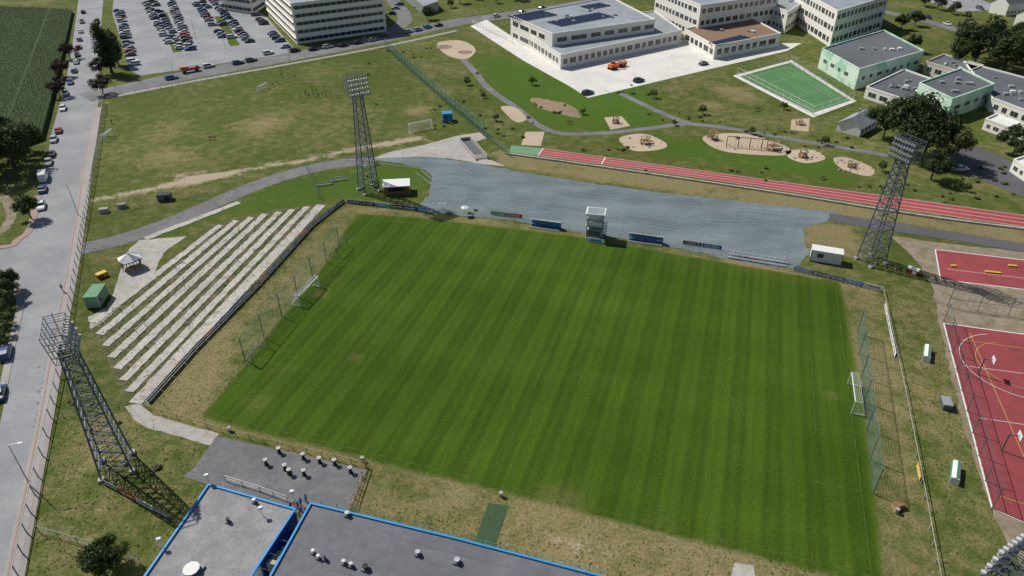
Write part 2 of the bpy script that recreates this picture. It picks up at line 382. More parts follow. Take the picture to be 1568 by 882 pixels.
sheet('gravel_yard',[(555,243),(600,238),(660,240),(740,252),(790,262),(900,280),(1000,293),(1100,305),(1200,316),(1290,326),(1260,340),(1232,350),(1230,365),(1240,385),(1215,412),(1165,407),(1110,395),(1000,374),(870,352),(780,337),(720,332),(660,325),(640,314),(655,300),(662,270),(645,255),(610,250)],.016,'gravel_blue',jit=.35)
mb=MB();zt=.022
for pts in ([(575,247),(680,262),(760,290),(900,318),(1100,340),(1270,336)],[(640,262),(700,300),(820,318),(1000,345),(1180,372)],[(690,250),(740,275),(840,290),(1010,310),(1240,330)]):
    q=dens(cr(G(pts)),1.0)
    for o_ in(-.8,.8):
        L_,R_=ribbon_pts(q,abs(o_)*2); zt+=.004; addrib(mb,(L_ if o_>0 else R_),.28,zt,'gravel_pale',.10)
mb.obj('wheel_tracks')
sheet('concrete_apron',[(570,243),(600,232),(650,222),(700,208),(735,203),(745,212),(715,222),(740,240),(775,255),(740,252),(690,243),(640,240)],.055,'concrete')
ribbon('asphalt_path',[(1270,333),(1330,342),(1420,356),(1500,368),(1620,390)],4.5,.06,'asphalt_dark')
ribbon('park_path',[(700,82),(725,108),(748,135),(790,165),(825,192),(860,204),(920,204),(990,197),(1050,190),(1120,197),(1200,211),(1290,226),(1360,238)],2.6,.012,'asphalt_mid')
ribbon('park_path',[(950,143),(985,160),(1035,182),(1060,190)],2.6,.016,'asphalt_mid')
sheet('plaza',[(720,40),(745,30),(790,60),(860,104),(1042,60),(1092,90),(1190,66),(1228,66),(1205,78),(1095,104),(900,150),(872,132),(800,92)],.02,'plaza')
sheet('running_track',[(830,227),(1000,251),(1200,279),(1400,306),(1640,340),(1640,358),(1400,323),(1200,292),(1000,262),(822,238)],.03,'track_red')
sheet('track_start_area',[(783,223),(830,227),(822,238),(779,233)],.034,'court_green_light')
mb=MB()
up=[(830,227),(1000,251),(1200,279),(1400,306),(1640,340)];lo=[(822,238),(1000,262),(1200,292),(1400,323),(1640,358)]
for t in (0.02,.34,.66,.98):
    addrib(mb,G([(a[0]+(b[0]-a[0])*t,a[1]+(b[1]-a[1])*t) for a,b in zip(up,lo)]),.13,.038,'line_white')
addrib(mb,G([(832,227),(824,238)]),.3,.044,'line_white');addrib(mb,G([(927,241),(921,251)]),.3,.044,'line_white')
mb.obj('track_markings')
ribbon('retaining_kerb',[(775,236),(1000,268),(1200,298),(1400,330),(1568,352)],.5,.45,'concrete_worn',h=.45)
# courts
sheet('court_surround',[(1360,360),(1440,372),(1620,392),(1620,900),(1560,860),(1525,800),(1490,700),(1462,600),(1440,500),(1428,440),(1405,400)],.012,'tan_edge',jit=.3)
sheet('sports_court',[(1432,382),(1640,407),(1640,452),(1440,428)],.025,'court_red')
sheet('sports_court',[(1445,495),(1640,522),(1700,860),(1519,778)],.025,'court_red')
mb=MB()
for q,m in (([(1445,495),(1519,778)],'line_white'),([(1445,495),(1640,522)],'line_white'),([(1519,778),(1700,860)],'line_white'),([(1432,382),(1440,428)],'line_white'),([(1432,382),(1640,407)],'line_white'),([(1440,428),(1640,452)],'line_white'),
            ([(1470,520),(1600,538)],'line_yellow'),([(1485,510),(1568,700)],'line_yellow'),([(1532,760),(1640,795)],'line_yellow'),([(1475,560),(1568,572)],'line_white'),([(1500,640),(1600,655)],'line_white'),([(1450,412),(1600,430)],'line_white')):
    addrib(mb,G(q),.24 if 'white' in m and q[0][0]<1446 else .09,.030+.004*(m=='line_yellow'),m)
cx,cy=S(1560,560)
for r,m in ((6.5,'line_yellow'),(9,'line_white')):
    addrib(mb,[(cx+r*math.cos(a),cy+r*math.sin(a)) for a in np.linspace(1.6,5.2,30)],.09,.040,m)
mb.obj('court_markings')
# green court
sheet('tennis_surround',[(1122,116),(1212,92),(1312,155),(1245,180)],.024,'plaza')
sheet('tennis_court',[(1133,117),(1210,96),(1303,154),(1245,173)],.032,'court_green')
mb=MB()
c4=G([(1147,118),(1207,102),(1285,151),(1242,165)])
def q4(s,t): return tuple((c4[0][i]*(1-s)+c4[1][i]*s)*(1-t)+(c4[3][i]*(1-s)+c4[2][i]*s)*t for i in(0,1))
for a,b in (((0,0),(1,0)),((1,0),(1,1)),((1,1),(0,1)),((0,1),(0,0)),((.13,0),(.13,1)),((.87,0),(.87,1)),((.13,.27),(.87,.27)),((.13,.73),(.87,.73)),((.5,.27),(.5,.73))):
    addrib(mb,[q4(*a),q4(*b)],.10,.04,'court_line_pale')
mb.obj('tennis_markings')
# sand play beds
for pts in ([(768,163),(790,165),(806,182),(790,187),(772,172)],[(805,202),(834,202),(828,224),(798,222)],[(925,180),(952,178),(965,193),(935,199)],
            [(948,212),(985,205),(1018,218),(1015,228),(970,231)],[(1080,208),(1140,205),(1205,225),(1200,238),(1120,234),(1085,222)],
            [(1207,231),(1245,230),(1264,243),(1235,250),(1208,242)],[(1276,243),(1300,242),(1337,258),(1330,270),(1290,259)],
            [(1212,183),(1240,181),(1238,202),(1210,199)],[(670,66),(705,62),(728,75),(715,90),(685,85)]):
    sheet('sandpit',pts,.045,'sandbed',smooth=pts[0][0] not in (805,1212,925))
for c,r in (((680,72),3.5),((712,80),3)):
    x,y=S(*c);mb=MB();mb.cyl((x,y,0),r,.06,'tan_edge',24);mb.obj('play_mound')
sheet('dirt_patch',[(815,150),(870,160),(890,180),(860,175),(825,165)],.02,'dirt',True,jit=.3)
# bottom area
sheet('clubhouse_terrace',[(332,668),(562,720),(538,778),(500,800),(280,730),(298,716)],.05,'terrace_grey')
sheet('concrete_path',[(192,622),(215,618),(235,636),(335,664),(325,683),(225,655),(205,642)],.03,'concrete',jit=.12)
sheet('green_mat',[(748,770),(779,775),(757,839),(726,832)],.03,'mat_green')
sheet('concrete_slab',[(1124,862),(1154,866),(1157,890),(1119,886)],.05,'concrete')
sheet('kiosk_paving',[(212,368),(285,362),(250,388),(235,420),(165,487),(140,505),(136,485),(165,470),(180,430),(195,385)],.03,'concrete',jit=.2)
# terraces
sheet('terrace_bank',[(138,495),(330,342),(395,328),(494,311),(212,622),(196,618)],.02,'terrace_soil',jit=.5)
mb=MB()
N=8
tops=[(338,345),(362,338),(385,333),(406,328),(428,325),(448,321),(470,317),(492,314)]
for k in range(N):
    t=k/(N-1);a=S(143+64*t,495+123*t);b=S(*tops[k])
    w=2.3 if k==N-1 else 1.55
    q=dens([a,b],.7);i=0
    while i<len(q)-4:
        n_=random.randint(25,70);seg=q[i:i+n_+1]
        if len(seg)>2: addrib(mb,seg,w*random.uniform(.93,1.05),.10+random.uniform(0,.02),'concrete_worn',.10,h=.1)
        i+=n_
addrib(mb,dens(G([(222,366),(290,340),(366,310)]),1),1.7,.09,'concrete_worn',.15,h=.09)
mb.obj('standing_terrace')
mb=MB()
for k in (1,3,5,7):
    t=k/(N-1);a=S(143+64*t,495+123*t);b=S(*tops[k])
    L=math.dist(a,b);d=((b[0]-a[0])/L,(b[1]-a[1])/L)
    s=4+k
    while s<L-6:
        if random.random()<.45:
            p=(a[0]+d[0]*s,a[1]+d[1]*s)
            q=(p[0]+d[0]*2.5,p[1]+d[1]*2.5)
            for e in (p,q): mb.beam((*e,.1),(*e,1.1),.05,'steel_light')
            mb.beam((*p,1.1),(*q,1.1),.05,'steel_light')
        s+=9
mb.obj('crush_barrier')
# pitch markings
mb=MB()
def ln(a,b): addrib(mb,[PT(*a),PT(*b)],.11,.012,'pitch_line')
ln((-HL,-HW),(HL,-HW));ln((HL,-HW),(HL,HW));ln((HL,HW),(-HL,HW));ln((-HL,HW),(-HL,-HW));ln((0,-HW),(0,HW))
for s in (-1,1):
    e=s*HL
    for d,w in ((16.5,20.15),(5.5,9.16)):
        ln((e,w),(e-s*d,w));ln((e,-w),(e-s*d,-w));ln((e-s*d,-w),(e-s*d,w))
    arc=[];
    for a in np.linspace(-.925,.925,20): arc.append(PT(e-s*11-s*9.15*math.cos(a),9.15*math.sin(a)))
    addrib(mb,arc,.11,.012,'pitch_line')
addrib(mb,[PT(9.15*math.cos(a),9.15*math.sin(a)) for a in np.linspace(0,2*math.pi,64)],.11,.016,'pitch_line')
mb.obj('pitch_markings')

# ---------------------------------------------------------------- fences & boards
def fence(name,px,h,step=3.,post='steel_light',pw=.07,rails=2,wires=0,wm='steel_light',closed=False,cross=False,world=False,ww=.02):
    p=px if world else G(px); mb=MB()
    q=dens(p,step)
    for x,y in q: mb.beam((x,y,0),(x,y,h),pw,post)
    for i in range(len(p)-1):
        for k in range(rails):
            z=h*(1-k*.5)-.02;mb.beam((*p[i],z),(*p[i+1],z),pw*.7,post)
        for k in range(wires):
            z=h*(k+.5)/wires;mb.beam((*p[i],z),(*p[i+1],z),ww,wm)
    if cross:
        for x,y in dens(p,cross): mb.beam((x,y,0.05),(x,y,h),ww,wm)
    return mb.obj(name)
fence('boundary_fence',[(160,160),(150,230),(138,300),(124,375),(112,450),(95,560),(78,640),(58,730),(28,882),(10,960)],2.0,3.2,'concrete',.12,1,5,'steel')
fence('street_fence',[(170,152),(300,127),(450,100),(592,74)],1.8,4,'steel_light',.07,1,3,'steel')
fence('net_fence',[(590,74),(640,120),(690,165),(742,208)],4,4,'net_green',.1,2,10,'net_green',cross=.6,ww=.035)
fence('net_fence',[(742,208),(780,240)],2,2.5,'net_green',.08,2,6,'net_green')
fence('pitch_railing',[(228,628),(340,662),(562,716),(540,778)],1.1,2.4,'wood_light',.08,1)
fence('pitch_railing',[(1350,447),(1362,500),(1385,610),(1410,740),(1437,890),(1447,950)],1.1,2.4,'concrete',.1,1)
fence('pitch_railing',[(528,310),(650,324),(740,333),(870,350),(1000,374),(1110,392),(1210,415),(1350,447)],1.1,2.4,'steel_light',.06,2)
fence('pitch_railing',[(225,624),(300,540),(400,438),(480,348),(528,310)],1.1,2.4,'steel_light',.06,2)
fence('path_fence',[(480,242),(575,248)],1.2,2.5,'steel_light',.06,2)
fence('path_fence',[(470,258),(488,305)],2.2,3,'steel',.07,2,3,'steel')
fence('path_fence',[(140,335),(240,312),(300,300)],1.2,3,'steel',.05,2)
fence('court_fence',[(1450,470),(1640,497)],4,5,'steel',.09,2,8,'steel',cross=1.0,ww=.02)
fence('court_fence',[(1445,492),(1480,630),(1519,778)],4,5,'steel',.09,2,4,'steel',cross=2.0,ww=.015)
fence('tennis_fence',[(1128,116),(1207,95)],3,4,'steel_light',.08,2,6,'net_green')
fence('tennis_fence',[(1207,95),(1306,155)],3,4,'green_paint',.08,2,6,'net_green')
fence('tennis_fence',[(1128,116),(1245,177),(1306,155)],3,4,'white_paint',.1,2,4,'net_green')
fence('terrace_fence',[(560,716),(538,782)],1.4,1.6,'wood',.08,2)
fence('slope_fence',[(60,815),(150,840),(215,862)],1.3,3,'steel',.06,1,3,'steel')
fence('slope_fence',[(98,640),(195,620)],1.2,3,'steel',.05,1,2,'steel')
fence('yard_fence',[(722,36),(785,66)],1.8,3,'white_paint',.12,2,4,'white_paint')
fence('roof_railing',[(S(470,768)),(S(930,884))],1.1,2.2,'net_green',.06,2,world=True)
def boards(px,cols,h=.9,off=.12,prob=1.0,name='advertising_board'):
    p=dens(G(px),3.1)
    for i in range(len(p)-1):
        if random.random()>prob: continue
        a,b=p[i],p[i+1];L=math.dist(a,b);r=math.atan2(b[1]-a[1],b[0]-a[0]);c=((a[0]+b[0])/2,(a[1]+b[1])/2)
        mb=MB();cm=cols[i%len(cols)] if random.random()<.7 else random.choice(cols)
        mb.box((0,0,.1+h/2),(L*.97,.06,h),0,cm)
        tx='white_paint' if cm not in('white_paint',) else random.choice(['blue_dark','red_paint','black'])
        x=-L*.38
        while x<L*.35:
            w=random.uniform(.12,.35)
            for s in (-1,1): mb.box((x+w/2,s*.034,.1+h/2),(w,.006,h*random.uniform(.25,.5)),0,tx)
            x+=w+random.uniform(.06,.2)
        for s in (-.4,.4): mb.box((L*s,0,.06),(.06,.3,.12),0,'steel')
        n=(-math.sin(r),math.cos(r));mb.obj(name,(c[0]-n[0]*off,c[1]-n[1]*off,0),r)
boards([(228,618),(300,537),(400,435),(480,346),(528,309)],['blue_dark','black','blue_dark','blue_dark','black','red_paint'],off=-.15)
boards([(532,311),(640,323),(655,326)],['blue_dark','blue_trim','blue_dark','black'])
boards([(728,326),(800,334)],['blue_trim','blue_dark','red_paint','green_paint'],prob=.7)
boards([(1045,373),(1105,382)],['black','blue_dark'],.8)
boards([(1215,414),(1350,446)],['blue_trim','black','blue_dark','blue_trim','white_paint','blue_trim'],1.0)
boards([(1355,470),(1371,548)],['white_paint'],.9)
boards([(1404,715),(1409,738)],['yellow_paint'],.9)
boards([(160,741),(265,797)],['steel','red_paint','white_paint','steel'],1.0)
# ball nets behind goals
def ballnet(name,p0,p1,h,m):
    mb=MB();L=math.dist(p0,p1);n=int(L/6)
    for i in range(n+1):
        t=i/n;x=p0[0]+(p1[0]-p0[0])*t;y=p0[1]+(p1[1]-p0[1])*t;mb.beam((x,y,0),(x,y,h),.11,'steel')
    for i in range(int(h/.45)+1):
        mb.beam((*p0,.2+i*.45),(*p1,.2+i*.45),.018,m)
    k=int(L/.45)
    for i in range(k+1):
        t=i/k;x=p0[0]+(p1[0]-p0[0])*t;y=p0[1]+(p1[1]-p0[1])*t;mb.beam((x,y,.2),(x,y,h),.018,m)
    mb.beam((*p0,h),(*p1,h),.05,'steel');return mb.obj(name)
ballnet('ball_net',S(1312,510),S(1337,756),5.0,'net_green')
ballnet('ball_net',S(375,552),S(520,378),5.0,'net_green')
def goal(name,c,rot,w=7.32,h=2.44,d=2.0,fr='white_paint',nm='net_white',ft=.13):
    mb=MB()
    for s in(-1,1):
        y=s*w/2;mb.beam((0,y,0),(0,y,h),ft,fr);mb.beam((0,y,h),(d*.55,y,h),.06,fr);mb.beam((d*.55,y,h),(d,y,0),.06,fr);mb.beam((0,y,.03),(d,y,.03),.06,fr)
    mb.beam((0,-w/2,h),(0,w/2,h),ft,fr);mb.beam((d,-w/2,.04),(d,w/2,.04),.06,fr)
    k=int(w/.25)
    if nm:
        for i in range(k+1):
            y=-w/2+w*i/k;mb.beam((0,y,h),(d*.55,y,h),.016,nm);mb.beam((d*.55,y,h),(d,y,0),.016,nm)
        for i in range(10):
            t=i/10;x=d*.55+d*.45*t;z=h*(1-t);mb.beam((x,-w/2,z),(x,w/2,z),.016,nm)
            for s in(-1,1): mb.beam((0,s*w/2,z),(x,s*w/2,z),.016,nm)
        for i in range(4): mb.beam((d*.14*i,-w/2,h),(d*.14*i,w/2,h),.016,nm)
    return mb.obj(name,(*c,0),rot)
goal('football_goal',PT(HL,0),PROT);goal('football_goal',PT(-HL,0),PROT+math.pi)
goal('football_goal',S(405,138),math.radians(165),5,2);goal('football_goal',S(643,198),math.radians(-60),7.3)
goal('training_goal',S(168,212),math.radians(180),5,2)
goal('goal_frame',S(400,545),PROT+math.pi+.1,5,2.2,2,'steel',None,.08)
goal('goal_frame',S(525,385),PROT+math.pi+.1,5,2.2,2,'steel',None,.08)

# ---------------------------------------------------------------- floodlight towers
def tower(base,h,face):
    mb=MB();b=2.0;t=.85;n=13
    def hw(z): return b+(t-b)*(z/h)
    zs=[h*(1-(1-i/n)**1.15) for i in range(n+1)]
    C=[(-1,-1),(1,-1),(1,1),(-1,1)]
    for i in range(n):
        z0,z1=zs[i],zs[i+1];w0,w1=hw(z0),hw(z1)
        for k in range(4):
            a=C[k];c=C[(k+1)%4]
            mb.beam((a[0]*w0,a[1]*w0,z0),(a[0]*w1,a[1]*w1,z1),.20,'steel')
            mb.beam((a[0]*w0,a[1]*w0,z0),(c[0]*w1,c[1]*w1,z1),.09,'steel');mb.beam((c[0]*w0,c[1]*w0,z0),(a[0]*w1,a[1]*w1,z1),.09,'steel')
            mb.beam((a[0]*w1,a[1]*w1,z1),(c[0]*w1,c[1]*w1,z1),.09,'steel')
    for k in C: mb.box((k[0]*b,k[1]*b,.2),(.8,.8,.5),0,'concrete')
    for s in(-.2,.2): mb.beam((s,-b,0),(s,-t,h),.05,'steel_light')
    W=2.6;D=1.2;hh=4.2
    for lv in range(5):
        z=h+lv*hh/4-.6
        xo=-lv*.12
        for y in(-W,W): mb.beam((-D+xo,y,z),(D+xo,y,z),.1,'steel')
        for x in(-D,D): mb.beam((x+xo,-W,z),(x+xo,W,z),.1,'steel')
        if lv%2==0:
            for j in range(9): mb.beam((-D+xo,-W+W*2*j/8,z),(D+xo,-W+W*2*j/8,z),.06,'steel')
        if lv<4:
            for y in(-W,-W/2,0,W/2,W):
                for x in(-D,D): mb.beam((x+xo,y,z),(x+xo-.12,y,z+hh/4),.08,'steel')
        if lv>0:
            for j in range(8):
                y=-W+.36+j*(2*W-.72)/7;zz=z-.35
                o=Vector((D+xo+.1,y,zz));d=Vector((.85,0,-.53));u=Vector((.53,0,.85));w=Vector((0,1,0));N=8
                vs=[];
                for kk,(dist,r) in enumerate(((0,.16),(.38,.32))):
                    for a in range(N):
                        an=2*math.pi*a/N;vs.append(tuple(o+d*dist+u*(r*math.cos(an))+w*(r*math.sin(an))))
                mb.add(vs,[(a,(a+1)%N,N+(a+1)%N,N+a) for a in range(N)]+[tuple(range(N))],'steel_light')
                vs2=[tuple(Vector(v)-d*.04) for v in vs[N:]];mb.add(vs2,[tuple(range(N))],'lamp_face')
    mb.beam((0,0,h),(0,0,h+hh+1.2),.08,'steel')
    return mb.obj('floodlight_tower',(*base,0),face)
pc0=PT(0,0)
for b,h in ((S(180,715),21.6),(S(565,292),25.2),(S(1333,400),23.6),((43.5,38.0),23.0)):
    tower(b,h,math.atan2(pc0[1]-b[1],pc0[0]-b[0]))
def lamp(px,h=7):
    mb=MB();mb.cyl((0,0,0),.1,h,'steel_light',8,.05);mb.beam((0,0,h),(1.2,0,h+.15),.07,'steel_light');mb.box((1.4,0,h+.12),(.6,.25,.1),0,'steel_light');mb.obj('street_lamp',(*S(*px),0),random.uniform(0,6))
for p in ((47,745),(120,330),(165,175),(270,128),(445,100),(345,75),(255,60),(560,70),(300,60),(830,150),(1000,165),(930,168),(1190,200),(700,60),(1430,240),(1560,70)): lamp(p,6 if p[0]>690 else 8)

# ---------------------------------------------------------------- vehicles
def carmesh(kind,col):
    mb=MB();paint='car_'+col
    if kind=='car': L=4.4;W=.90;st=[(-2.2,.55,0),(-2.1,.86,0),(-1.75,.95,0),(-1.25,.97,1.40),(-.4,.95,1.47),(.35,.93,1.42),(1.05,.90,0),(1.85,.76,0),(2.2,.55,0)]
    elif kind=='wagon': L=4.6;W=.93;st=[(-2.3,.6,0),(-2.22,.95,0),(-2.05,.98,1.5),(-1.0,1.0,1.58),(.3,.97,1.52),(1.0,.94,0),(1.95,.8,0),(2.3,.6,0)]
    else: L=5.4;W=1.0;st=[(-2.7,.7,0),(-2.66,1.2,2.2),(-1,1.2,2.3),(1.2,1.2,2.2),(1.95,1.1,0),(2.5,.95,0),(2.7,.65,0)]
    ring=[]
    for x,zb,zt in st:
        e=1-.10*(abs(x)/(L/2))**4; w=W*e; top=zt if zt else zb+.03; wt=w*(.74 if zt else .93)
        if kind=='van' and zt: wt=w*.9
        ring.append([(x,-w*.93,.24),(x,-w,.5),(x,-w*.98,zb),(x,-wt,top),(x,wt,top),(x,w*.98,zb),(x,w,.5),(x,w*.93,.24)])
    for i in range(len(ring)-1):
        a,b=ring[i],ring[i+1]; ca=st[i][2]>0;cb=st[i+1][2]>0
        for k in range(7):
            m=paint
            if k in(2,4) and (ca or cb): m='glass' if not(kind=='van' and i<2) else paint
            if k==3 and (ca!=cb): m='glass' if not(kind=='van' and i<1) else paint
            mb.add([a[k],a[k+1],b[k+1],b[k]],[(0,1,2,3)],m)
    mb.add(ring[0],[tuple(range(8))],paint);mb.add(ring[-1],[tuple(range(7,-1,-1))],paint)
    for x in(-L*.30,L*.31):
        for y in(-W+.09,W-.09): mb.cyl((x,y,.32),.32,.22,'tyre',10,axis='y');mb.cyl((x,y,.32),.18,.24,'steel_light',8,axis='y')
    for y in(-.6,.6): mb.box((L/2-.12,y,.62),(.16,.32,.14),0,'headlight');mb.box((-L/2+.09,y*1.1,.78),(.14,.22,.2),0,'taillight')
    for y in(-W-.08,W+.08): mb.box((.75,y,.98),(.14,.16,.12),0,paint)
    return mb.mesh('car_body')
CM={}
def car(px,head=None,col=None,kind=None,world=None,name='parked_car'):
    col=col or random.choice(['white','silver','black','blue','grey','grey','black','silver','white','red' if random.random()<.4 else 'grey','lblue' if random.random()<.3 else 'black'])
    kind=kind or random.choice(['car','car','wagon'])
    if (kind,col) not in CM: CM[(kind,col)]=carmesh(kind,col)
    x,y=world or S(*px)
    place(name,CM[(kind,col)],(x,y,.02),head+random.uniform(-.03,.03))
def hd(a,b): a=S(*a);b=S(*b);return math.atan2(b[1]-a[1],b[0]-a[0])
lr=hd((95,300),(118,150))
for p,c in (((126,35),'grey'),((124,50),'white'),((122,62),'silver'),((121,74),'red'),((119,86),'black'),((117,97),'white'),((114,110),'silver'),((108,128),'blue'),((101,145),'silver'),((97,168),'white'),((90,202),'red'),((83,216),'silver'),((79,238),'black'),((75,251),'silver'),((66,292),'blue'),((64,318),'white')):
    car(p,lr+(math.pi if random.random()<.5 else 0),c)
car((68,274),lr,'white','van',name='parked_van')
car((10,543),hd((10,560),(20,500)),'blue');car((0,605),hd((10,560),(20,500)),'blue');car((128,20),lr,'black')
sr=hd((300,113),(450,86))
for p,c in (((263,121),'lblue'),((320,103),'white'),((365,98),'blue'),((385,94),'grey'),((411,83),'white'),((452,79),'black'),((480,77),'black'),((502,73),'white'),((526,71),'black'),((548,67),'black'),((570,63),'silver')):
    car(p,sr,c)
for p,c in (((590,55),'grey'),((625,50),'silver'),((640,47),'silver'),((655,43),'lblue'),((672,40),'black'),((760,26),'white'),((800,20),'grey'),((830,14),'black')): car(p,hd((590,58),(700,34)),c)
bays=MB()
def row(a,b,step=5.2,prob=.85,ang=math.pi/2):
    a=S(*a);b=S(*b);L=math.dist(a,b);r=math.atan2(b[1]-a[1],b[0]-a[0]);s=0
    while s<L:
        x,y=(a[0]+(b[0]-a[0])*s/L,a[1]+(b[1]-a[1])*s/L)
        dx,dy=-math.sin(r)*2.4,math.cos(r)*2.4;ex,ey=math.cos(r)*step/2,math.sin(r)*step/2
        addrib(bays,[(x+ex-dx,y+ey-dy),(x+ex+dx,y+ey+dy)],.12,.022,'line_white')
        if random.random()<prob: car(None,r+ang+(math.pi if random.random()<.5 else 0),world=(x+random.uniform(-.3,.3),y+random.uniform(-.3,.3)))
        s+=step*random.uniform(.9,1.1)
row((182,18),(206,104));row((224,6),(262,70));row((235,4),(276,76),prob=.6);row((262,4),(294,80))
row((298,4),(346,62),prob=.75);row((310,4),(358,60),prob=.35);row((326,2),(382,66),prob=.7);row((380,12),(440,76),prob=.7)
row((190,-8),(330,-22),2.9,.7)
bays.obj('parking_bay_lines')
for p in ((600,22),(606,14),(612,8),(640,12),(652,8)): car(p,hd((600,22),(612,8))+1.5)
for p,c in (((900,144),'black'),((978,125),'black'),((1077,99),'grey'),((875,99),'black')): car(p,hd((858,107),(1040,65)),c)
car((1470,261),0.1,'white');car((1548,180),.2,'silver')
for p in ((1400,22),(1420,28),(1450,38),(1480,50),(1385,-3),(1420,-8),(1460,2),(1500,14)): car(p,hd((1400,22),(1480,50)))
def truck(px,rot,col,box):
    mb=MB()
    mb.box((0,0,.75),(6.6,1.0,.25),0,'black')
    mb.box((2.5,0,1.5),(1.6,2.2,1.7),0,col,.93);mb.box((3.2,0,1.85),(.35,1.9,.7),0,'glass')
    for y in(-1.06,1.06): mb.box((2.6,y,1.85),(.9,.06,.6),0,'glass')
    mb.box((-.9,0,1.0),(4.9,2.3,.16),0,box)
    for y in(-1.15,1.15): mb.box((-.9,y,1.35),(4.9,.08,.6),0,box)
    for x in(-3.3,1.5): mb.box((x,0,1.35),(.08,2.3,.6),0,box)
    mb.box((-1.2,0,1.4),(3.2,1.8,.5),0,'dirt',.7)
    for x in(-2.2,2.3):
        for y in(-1,1): mb.cyl((x,y,.5),.5,.3,'tyre',12,axis='y')
    mb.obj('dump_truck',(*S(*px),0.02),rot)
truck((292,110),sr+math.pi,'orange_paint','red_paint')
mb=MB()
for y in(-1.0,1.0): mb.box((0,y,.4),(3.2,.5,.7),0,'black',.9)
mb.box((-.3,0,1.4),(2.8,2.2,1.1),0,'orange_paint',.9);mb.box((.5,.5,2.3),(1.3,1.0,1.0),0,'glass',.85);mb.box((.5,.5,2.85),(1.3,1.0,.1),0,'orange_paint')
mb.beam((1,-.4,1.7),(3.2,-.4,3.0),.4,'orange_paint');mb.beam((3.2,-.4,3.0),(4.2,-.4,1.3),.32,'orange_paint');mb.box((4.1,-.4,.9),(.8,.9,.7),0,'black',.7)
mb.obj('excavator',(*S(938,106),.02),.6,False)
mb=MB();mb.prism([(-2,-1),(2.2,-1),(2.2,1),(-2,1)],.5,1.6,'orange_paint','dirt')
mb.box((2.25,0,1.2),(.12,2.1,1.5),0,'orange_paint')
for x in(-1.3,1.3): mb.beam((x,-1.08,.5),(x,-1.08,1.6),.12,'black')
mb.box((0,0,.3),(4,1.6,.4),0,'black');mb.obj('skip_container',(*S(950,102),.02),.6)

# ---------------------------------------------------------------- buildings
def building(name,base,h,wall='white_wall',roof='roof_dark',floors=2,faces_=(0,1,2,3),win=(1.6,1.5),gap=1.6,z0=0,band=False,trim=None,clutter=6,world=False,walls2=None):
    p=base if world else G(base)
    mb=MB();p=mb.prism(p,z0,h,wall,roof);n=len(p)
    for i in range(n):
        a,b=p[i],p[(i+1)%n];L=math.dist(a,b);r=math.atan2(b[1]-a[1],b[0]-a[0]);d=((b[0]-a[0])/L,(b[1]-a[1])/L);nr=(d[1],-d[0])
        c=((a[0]+b[0])/2-nr[0]*.12,(a[1]+b[1])/2-nr[1]*.12)
        mb.box((c[0],c[1],h+.25),(L+.1-.004*i,.36,.5-.006*i),r,trim or wall)
        if floors:
            fh=(h-z0)/floors
            for f in range(floors):
                zc=z0+fh*(f+.52)
                if band:
                    mb.box(((a[0]+b[0])/2+nr[0]*.03,(a[1]+b[1])/2+nr[1]*.03,zc),(L-1.6,.1,fh*.42),r,'glass')
                    k=int(L/2.5)
                    for j in range(k): 
                        s=1+(L-2)*j/max(1,k-1);mb.box((a[0]+d[0]*s+nr[0]*.08,a[1]+d[1]*s+nr[1]*.08,zc),(.14,.12,fh*.42),r,wall)
                    mb.box(((a[0]+b[0])/2+nr[0]*.2,(a[1]+b[1])/2+nr[1]*.2,zc+fh*.25),(L+.2,.5,.14),r,wall)
                else:
                    s=gap
                    while s<L-gap-win[0]*.5:
                        w=win[0]*random.choice([1,1,1.6]);w=min(w,L-s-.6)
                        x=a[0]+d[0]*(s+w/2);y=a[1]+d[1]*(s+w/2)
                        mb.box((x+nr[0]*.02,y+nr[1]*.02,zc),(w+.16,.10,win[1]+.16),r,'cream_wall')
                        mb.box((x+nr[0]*.05,y+nr[1]*.05,zc),(w,.08,win[1]),r,'glass')
                        mb.box((x+nr[0]*.07,y+nr[1]*.07,zc),(.06,.08,win[1]),r,'white_paint')
                        s+=w+gap
    cx=sum(q[0] for q in p)/n;cy=sum(q[1] for q in p)/n
    for k in range(clutter):
        t=random.uniform(.2,.6);q=random.choice(p);o=random.choice(p);s=random.uniform(0,.6)
        x=cx+(q[0]+(o[0]-q[0])*s-cx)*t;y=cy+(q[1]+(o[1]-q[1])*s-cy)*t;g=random.uniform(.6,2)
        mb.box((x,y,h+.35),(g,g*random.uniform(.6,1.3),.7),PROT,random.choice(['steel_light','white_paint','roof_light']))
    o=mb.obj(name);return o,p
def solar(px,z,nr_,nc,ang,name='solar_panels'):
    mb=MB();x0,y0=S(*px,z)
    for i in range(nr_):
        for j in range(nc):
            x=x0+math.cos(ang)*j*2.1-math.sin(ang)*i*1.9;y=y0+math.sin(ang)*j*2.1+math.cos(ang)*i*1.9
            o=len(mb.v);mb.box((x,y,z+.3),(1.9,1.15,.06),ang,'solar')
            for q in range(o,len(mb.v)):
                v=mb.v[q];t=(-(v[0]-x)*math.sin(ang)+(v[1]-y)*math.cos(ang));mb.v[q]=(v[0],v[1],v[2]+t*.25)
            mb.beam((x,y,z),(x,y,z+.28),.1,'steel_light')
    mb.obj(name)
aA=hd((858,107),(1040,65))
building('school_building',[(858,106),(1042,66),(1000,35),(790,60)],5,roof='roof_light',floors=1,win=(1.8,1.9),gap=1.4,clutter=3)
building('school_building',G([(846,53),(1003,31),(935,-4),(782,25)],9.5),9.5,roof='roof_light',floors=2,win=(4.5,1.6),gap=2.2,clutter=14,world=True)
solar((802,32),9.6,6,9,aA);solar((860,40),9.6,5,14,aA);solar((905,14),9.6,4,6,aA)
building('school_building',[(1046,64),(1092,91),(1192,71),(1140,42)],5,roof='deck_brown',floors=1,win=(2.4,2.0),clutter=4)
